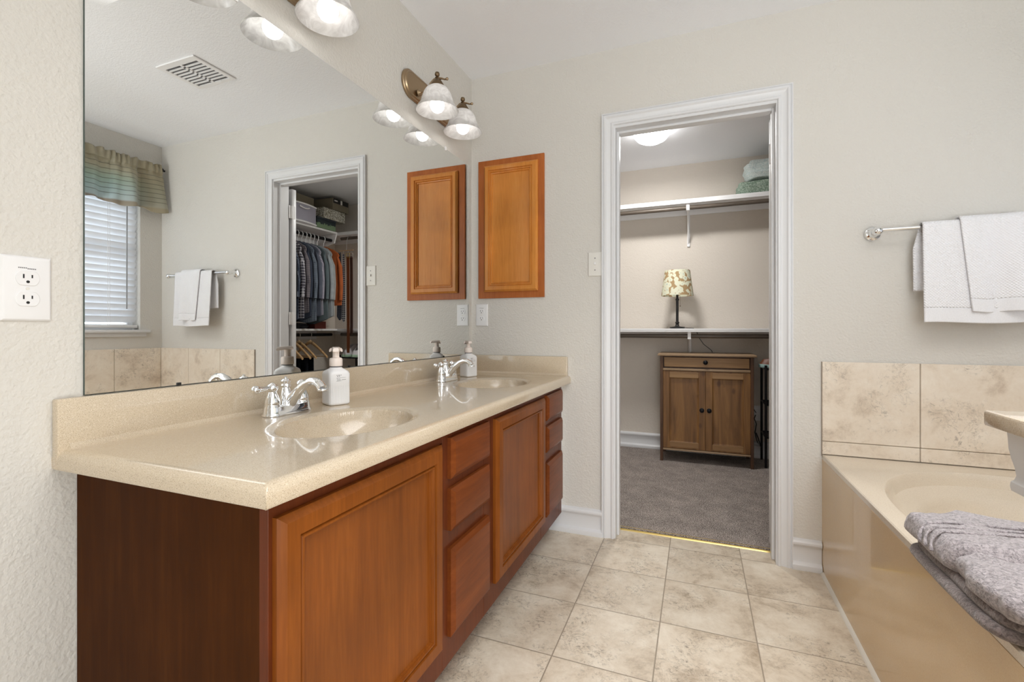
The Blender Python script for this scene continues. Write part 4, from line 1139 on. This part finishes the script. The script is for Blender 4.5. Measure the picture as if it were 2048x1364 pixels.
# ties and belts hanging at the corner
M['tie_dark'] = mk_check('navy_dotted_silk', srgb(28, 32, 46), srgb(150, 156, 168), .012, .2)
M['tie_check'] = mk_check('black_white_tie', srgb(34, 36, 48), srgb(206, 208, 212), .022, .45)
def strap(name, label, cat, x, y, z0, z1, w_, mat, group, buckle=False, taper=0):
    b = MB().loops([[(x-ww/2, y+yy-.002, z), (x+ww/2, y+yy-.002, z), (x+ww/2, y+yy+.002, z), (x-ww/2, y+yy+.002, z)] for ww, yy, z in ((w_*(.4 if taper else 1), 0, z1), (w_*.55 if taper else w_, .004, z1-.2*(z1-z0)), (w_, .006, z0+.1*(z1-z0)), (w_, .004, z0+.04), (w_*.2 if taper else w_*.9, .004, z0))])
    if buckle:
        t_ = thing(name, label, cat, (x, y, z0), group); obj('strap', b, mat, t_, smooth=False)
        bb = MB()
        for a_, c_ in (((x-w_*.6, z1-.01), (x+w_*.6, z1-.01)), ((x-w_*.6, z1+.035), (x+w_*.6, z1+.035)), ((x-w_*.6, z1-.01), (x-w_*.6, z1+.035)), ((x+w_*.6, z1-.01), (x+w_*.6, z1+.035))): bb.tube([(a_[0], y, a_[1]), (c_[0], y, c_[1])], .0028, 8)
        obj('buckle', bb, 'brass' if mat == 'leather' else 'chrome', t_)
        return t_
    return tag(obj(name, b, mat, None, smooth=False, origin=(x, y, z0)), label, cat, group)
strap('necktie', 'dark dotted necktie hanging beside the orange shirt, seen in the mirror', 'necktie', 2.325, 1.548, 1.14, 1.85, .075, 'tie_dark', 'neckties', taper=1)
strap('necktie', 'black and white checked necktie hanging beside the belts, seen in the mirror', 'necktie', 2.272, 1.545, 1.12, 1.83, .05, 'tie_check', 'neckties', taper=1)
strap('leather_belt', 'tan brown leather belt hanging in the closet corner, seen in the mirror', 'belt', 2.212, 1.545, .80, 1.80, .036, 'leather', 'leather belts', True)
strap('leather_belt', 'dark brown leather belt right of the tan belt, seen in the mirror', 'belt', 2.172, 1.548, 1.00, 1.80, .034, 'leather_dark', 'leather belts', True)
t = thing('belt_rack', 'metal belt and tie hanger on the upper back rod, seen in the mirror', 'belt hanger', (2.24, 1.56, 1.86))
b = MB().tube([(2.24, 1.555, 1.865), (2.24, 1.565, 1.98), (2.24, 1.585, 2.022), (2.24, 1.615, 2.031), (2.24, 1.637, 2.012)], .003, 8); obj('hook', b, 'chrome', t)
obj('hanger_bar', MB().tube([(2.15, 1.552, 1.866), (2.345, 1.552, 1.866)], .004, 8), 'hanger_wood', t)
b = MB()
for x_ in (2.172, 2.212, 2.272, 2.325): b.tube([(x_, 1.551, 1.862), (x_, 1.546, 1.835)], .002, 6)
obj('peg', b, 'chrome', t)

# lower rod: wooden hangers with dark trousers
M['trousers'] = mk_cloth('black_trouser_cloth', srgb(26, 28, 34))
def wood_hanger(y, rot=0):
    t_ = thing('wooden_hanger', '', 'clothes hanger', (RXR, y, .985))
    z = .92
    b = MB().tube([(RXR, y, z), (RXR, y, z+.045), (RXR-.016, y, z+.058), (RXR-.018, y, z+.078), (RXR-.002, y, z+.091), (RXR+.016, y, z+.086)], .0024, 8); obj('hook', b, 'chrome', t_)
    lp = []
    for k in range(17):
        s_ = -1+k/8; x_ = RXR+.215*s_; zc = z-.012-.135*abs(s_)**1.25+.012*(1-abs(s_)); h = .020*(1-.45*abs(s_)); th = .008+.004*abs(s_)
        lp.append([(x_, y+th*math.cos(2*PI*q_/10), zc+h*math.sin(2*PI*q_/10)) for q_ in range(10)])
    obj('hanger_body', MB().loops(lp), 'hanger_wood', t_)
    obj('trouser_bar', MB().tube([(RXR-.19, y, z-.142), (RXR+.19, y, z-.142)], .005, 8), 'hanger_wood', t_)
    return t_
wh = []
for k, y in enumerate((.86, .955, 1.05, 1.12, 1.265)):
    if k == 0: o = wood_hanger(y)
    else: o = copy_tree(wh[0]); o.location.y = y
    wh.append(o); o['group'] = 'wooden hangers on the lower right rod'
    o['label'] = ['wooden hanger nearest the door slab on the lower rod, seen in the mirror', 'wooden hanger second from the door slab on the lower rod, seen in the mirror', 'middle wooden hanger of the five on the lower rod, seen in the mirror', 'wooden hanger just left of the empty one on the lower rod, seen in the mirror', 'empty wooden hanger at the far end of the lower rod, seen in the mirror'][k]
def trousers(y, seed):
    z1, z0 = .775, .20; lp = []
    for f in [i/10 for i in range(11)]:
        ring = []
        for k in range(28):
            a = 2*PI*k/28; c_, s_ = math.cos(a), math.sin(a); u = (.165)*abs(c_)**.5*(1 if c_ >= 0 else -1)
            v = (.010+.010*f)*abs(s_)**.7*(1 if s_ >= 0 else -1)*(1+.3*math.sin(u*60+seed)) + .006*f*math.sin(u*30+seed)
            ring.append((RXR-.02+u, y+v, z1-(z1-z0)*f))
        lp.append(ring)
    o = obj('trousers', MB().loops(lp), 'trousers', None, origin=(RXR, y, z0))
    tag(o, 'black trousers on the %s wooden hanger from the door slab, seen in the mirror' % ('first', 'second', 'third', 'fourth')[int(seed/2)], 'trousers', 'black trousers on the lower rod')
for k, y in enumerate((.86, .955, 1.05, 1.12)): trousers(y, k*2.0)

# things on the lower right shelf under the shirts
box_thing('red_box', 'small dark red box on the shelf below the shirts, seen in the mirror', 2.385, 2.50, 1.27, 1.42, 1.0505, 1.125, plain('dark_red_board', srgb(100, 34, 22), .6))
tag(obj('folded_clothes', soft(2.39, 2.64, .86, 1.22, 1.0505, 1.10, 11, .01, .35, 2), mk_cloth('charcoal_knit', srgb(58, 58, 62))), 'dark folded clothes on the shelf below the shirts, seen in the mirror', 'folded clothes')
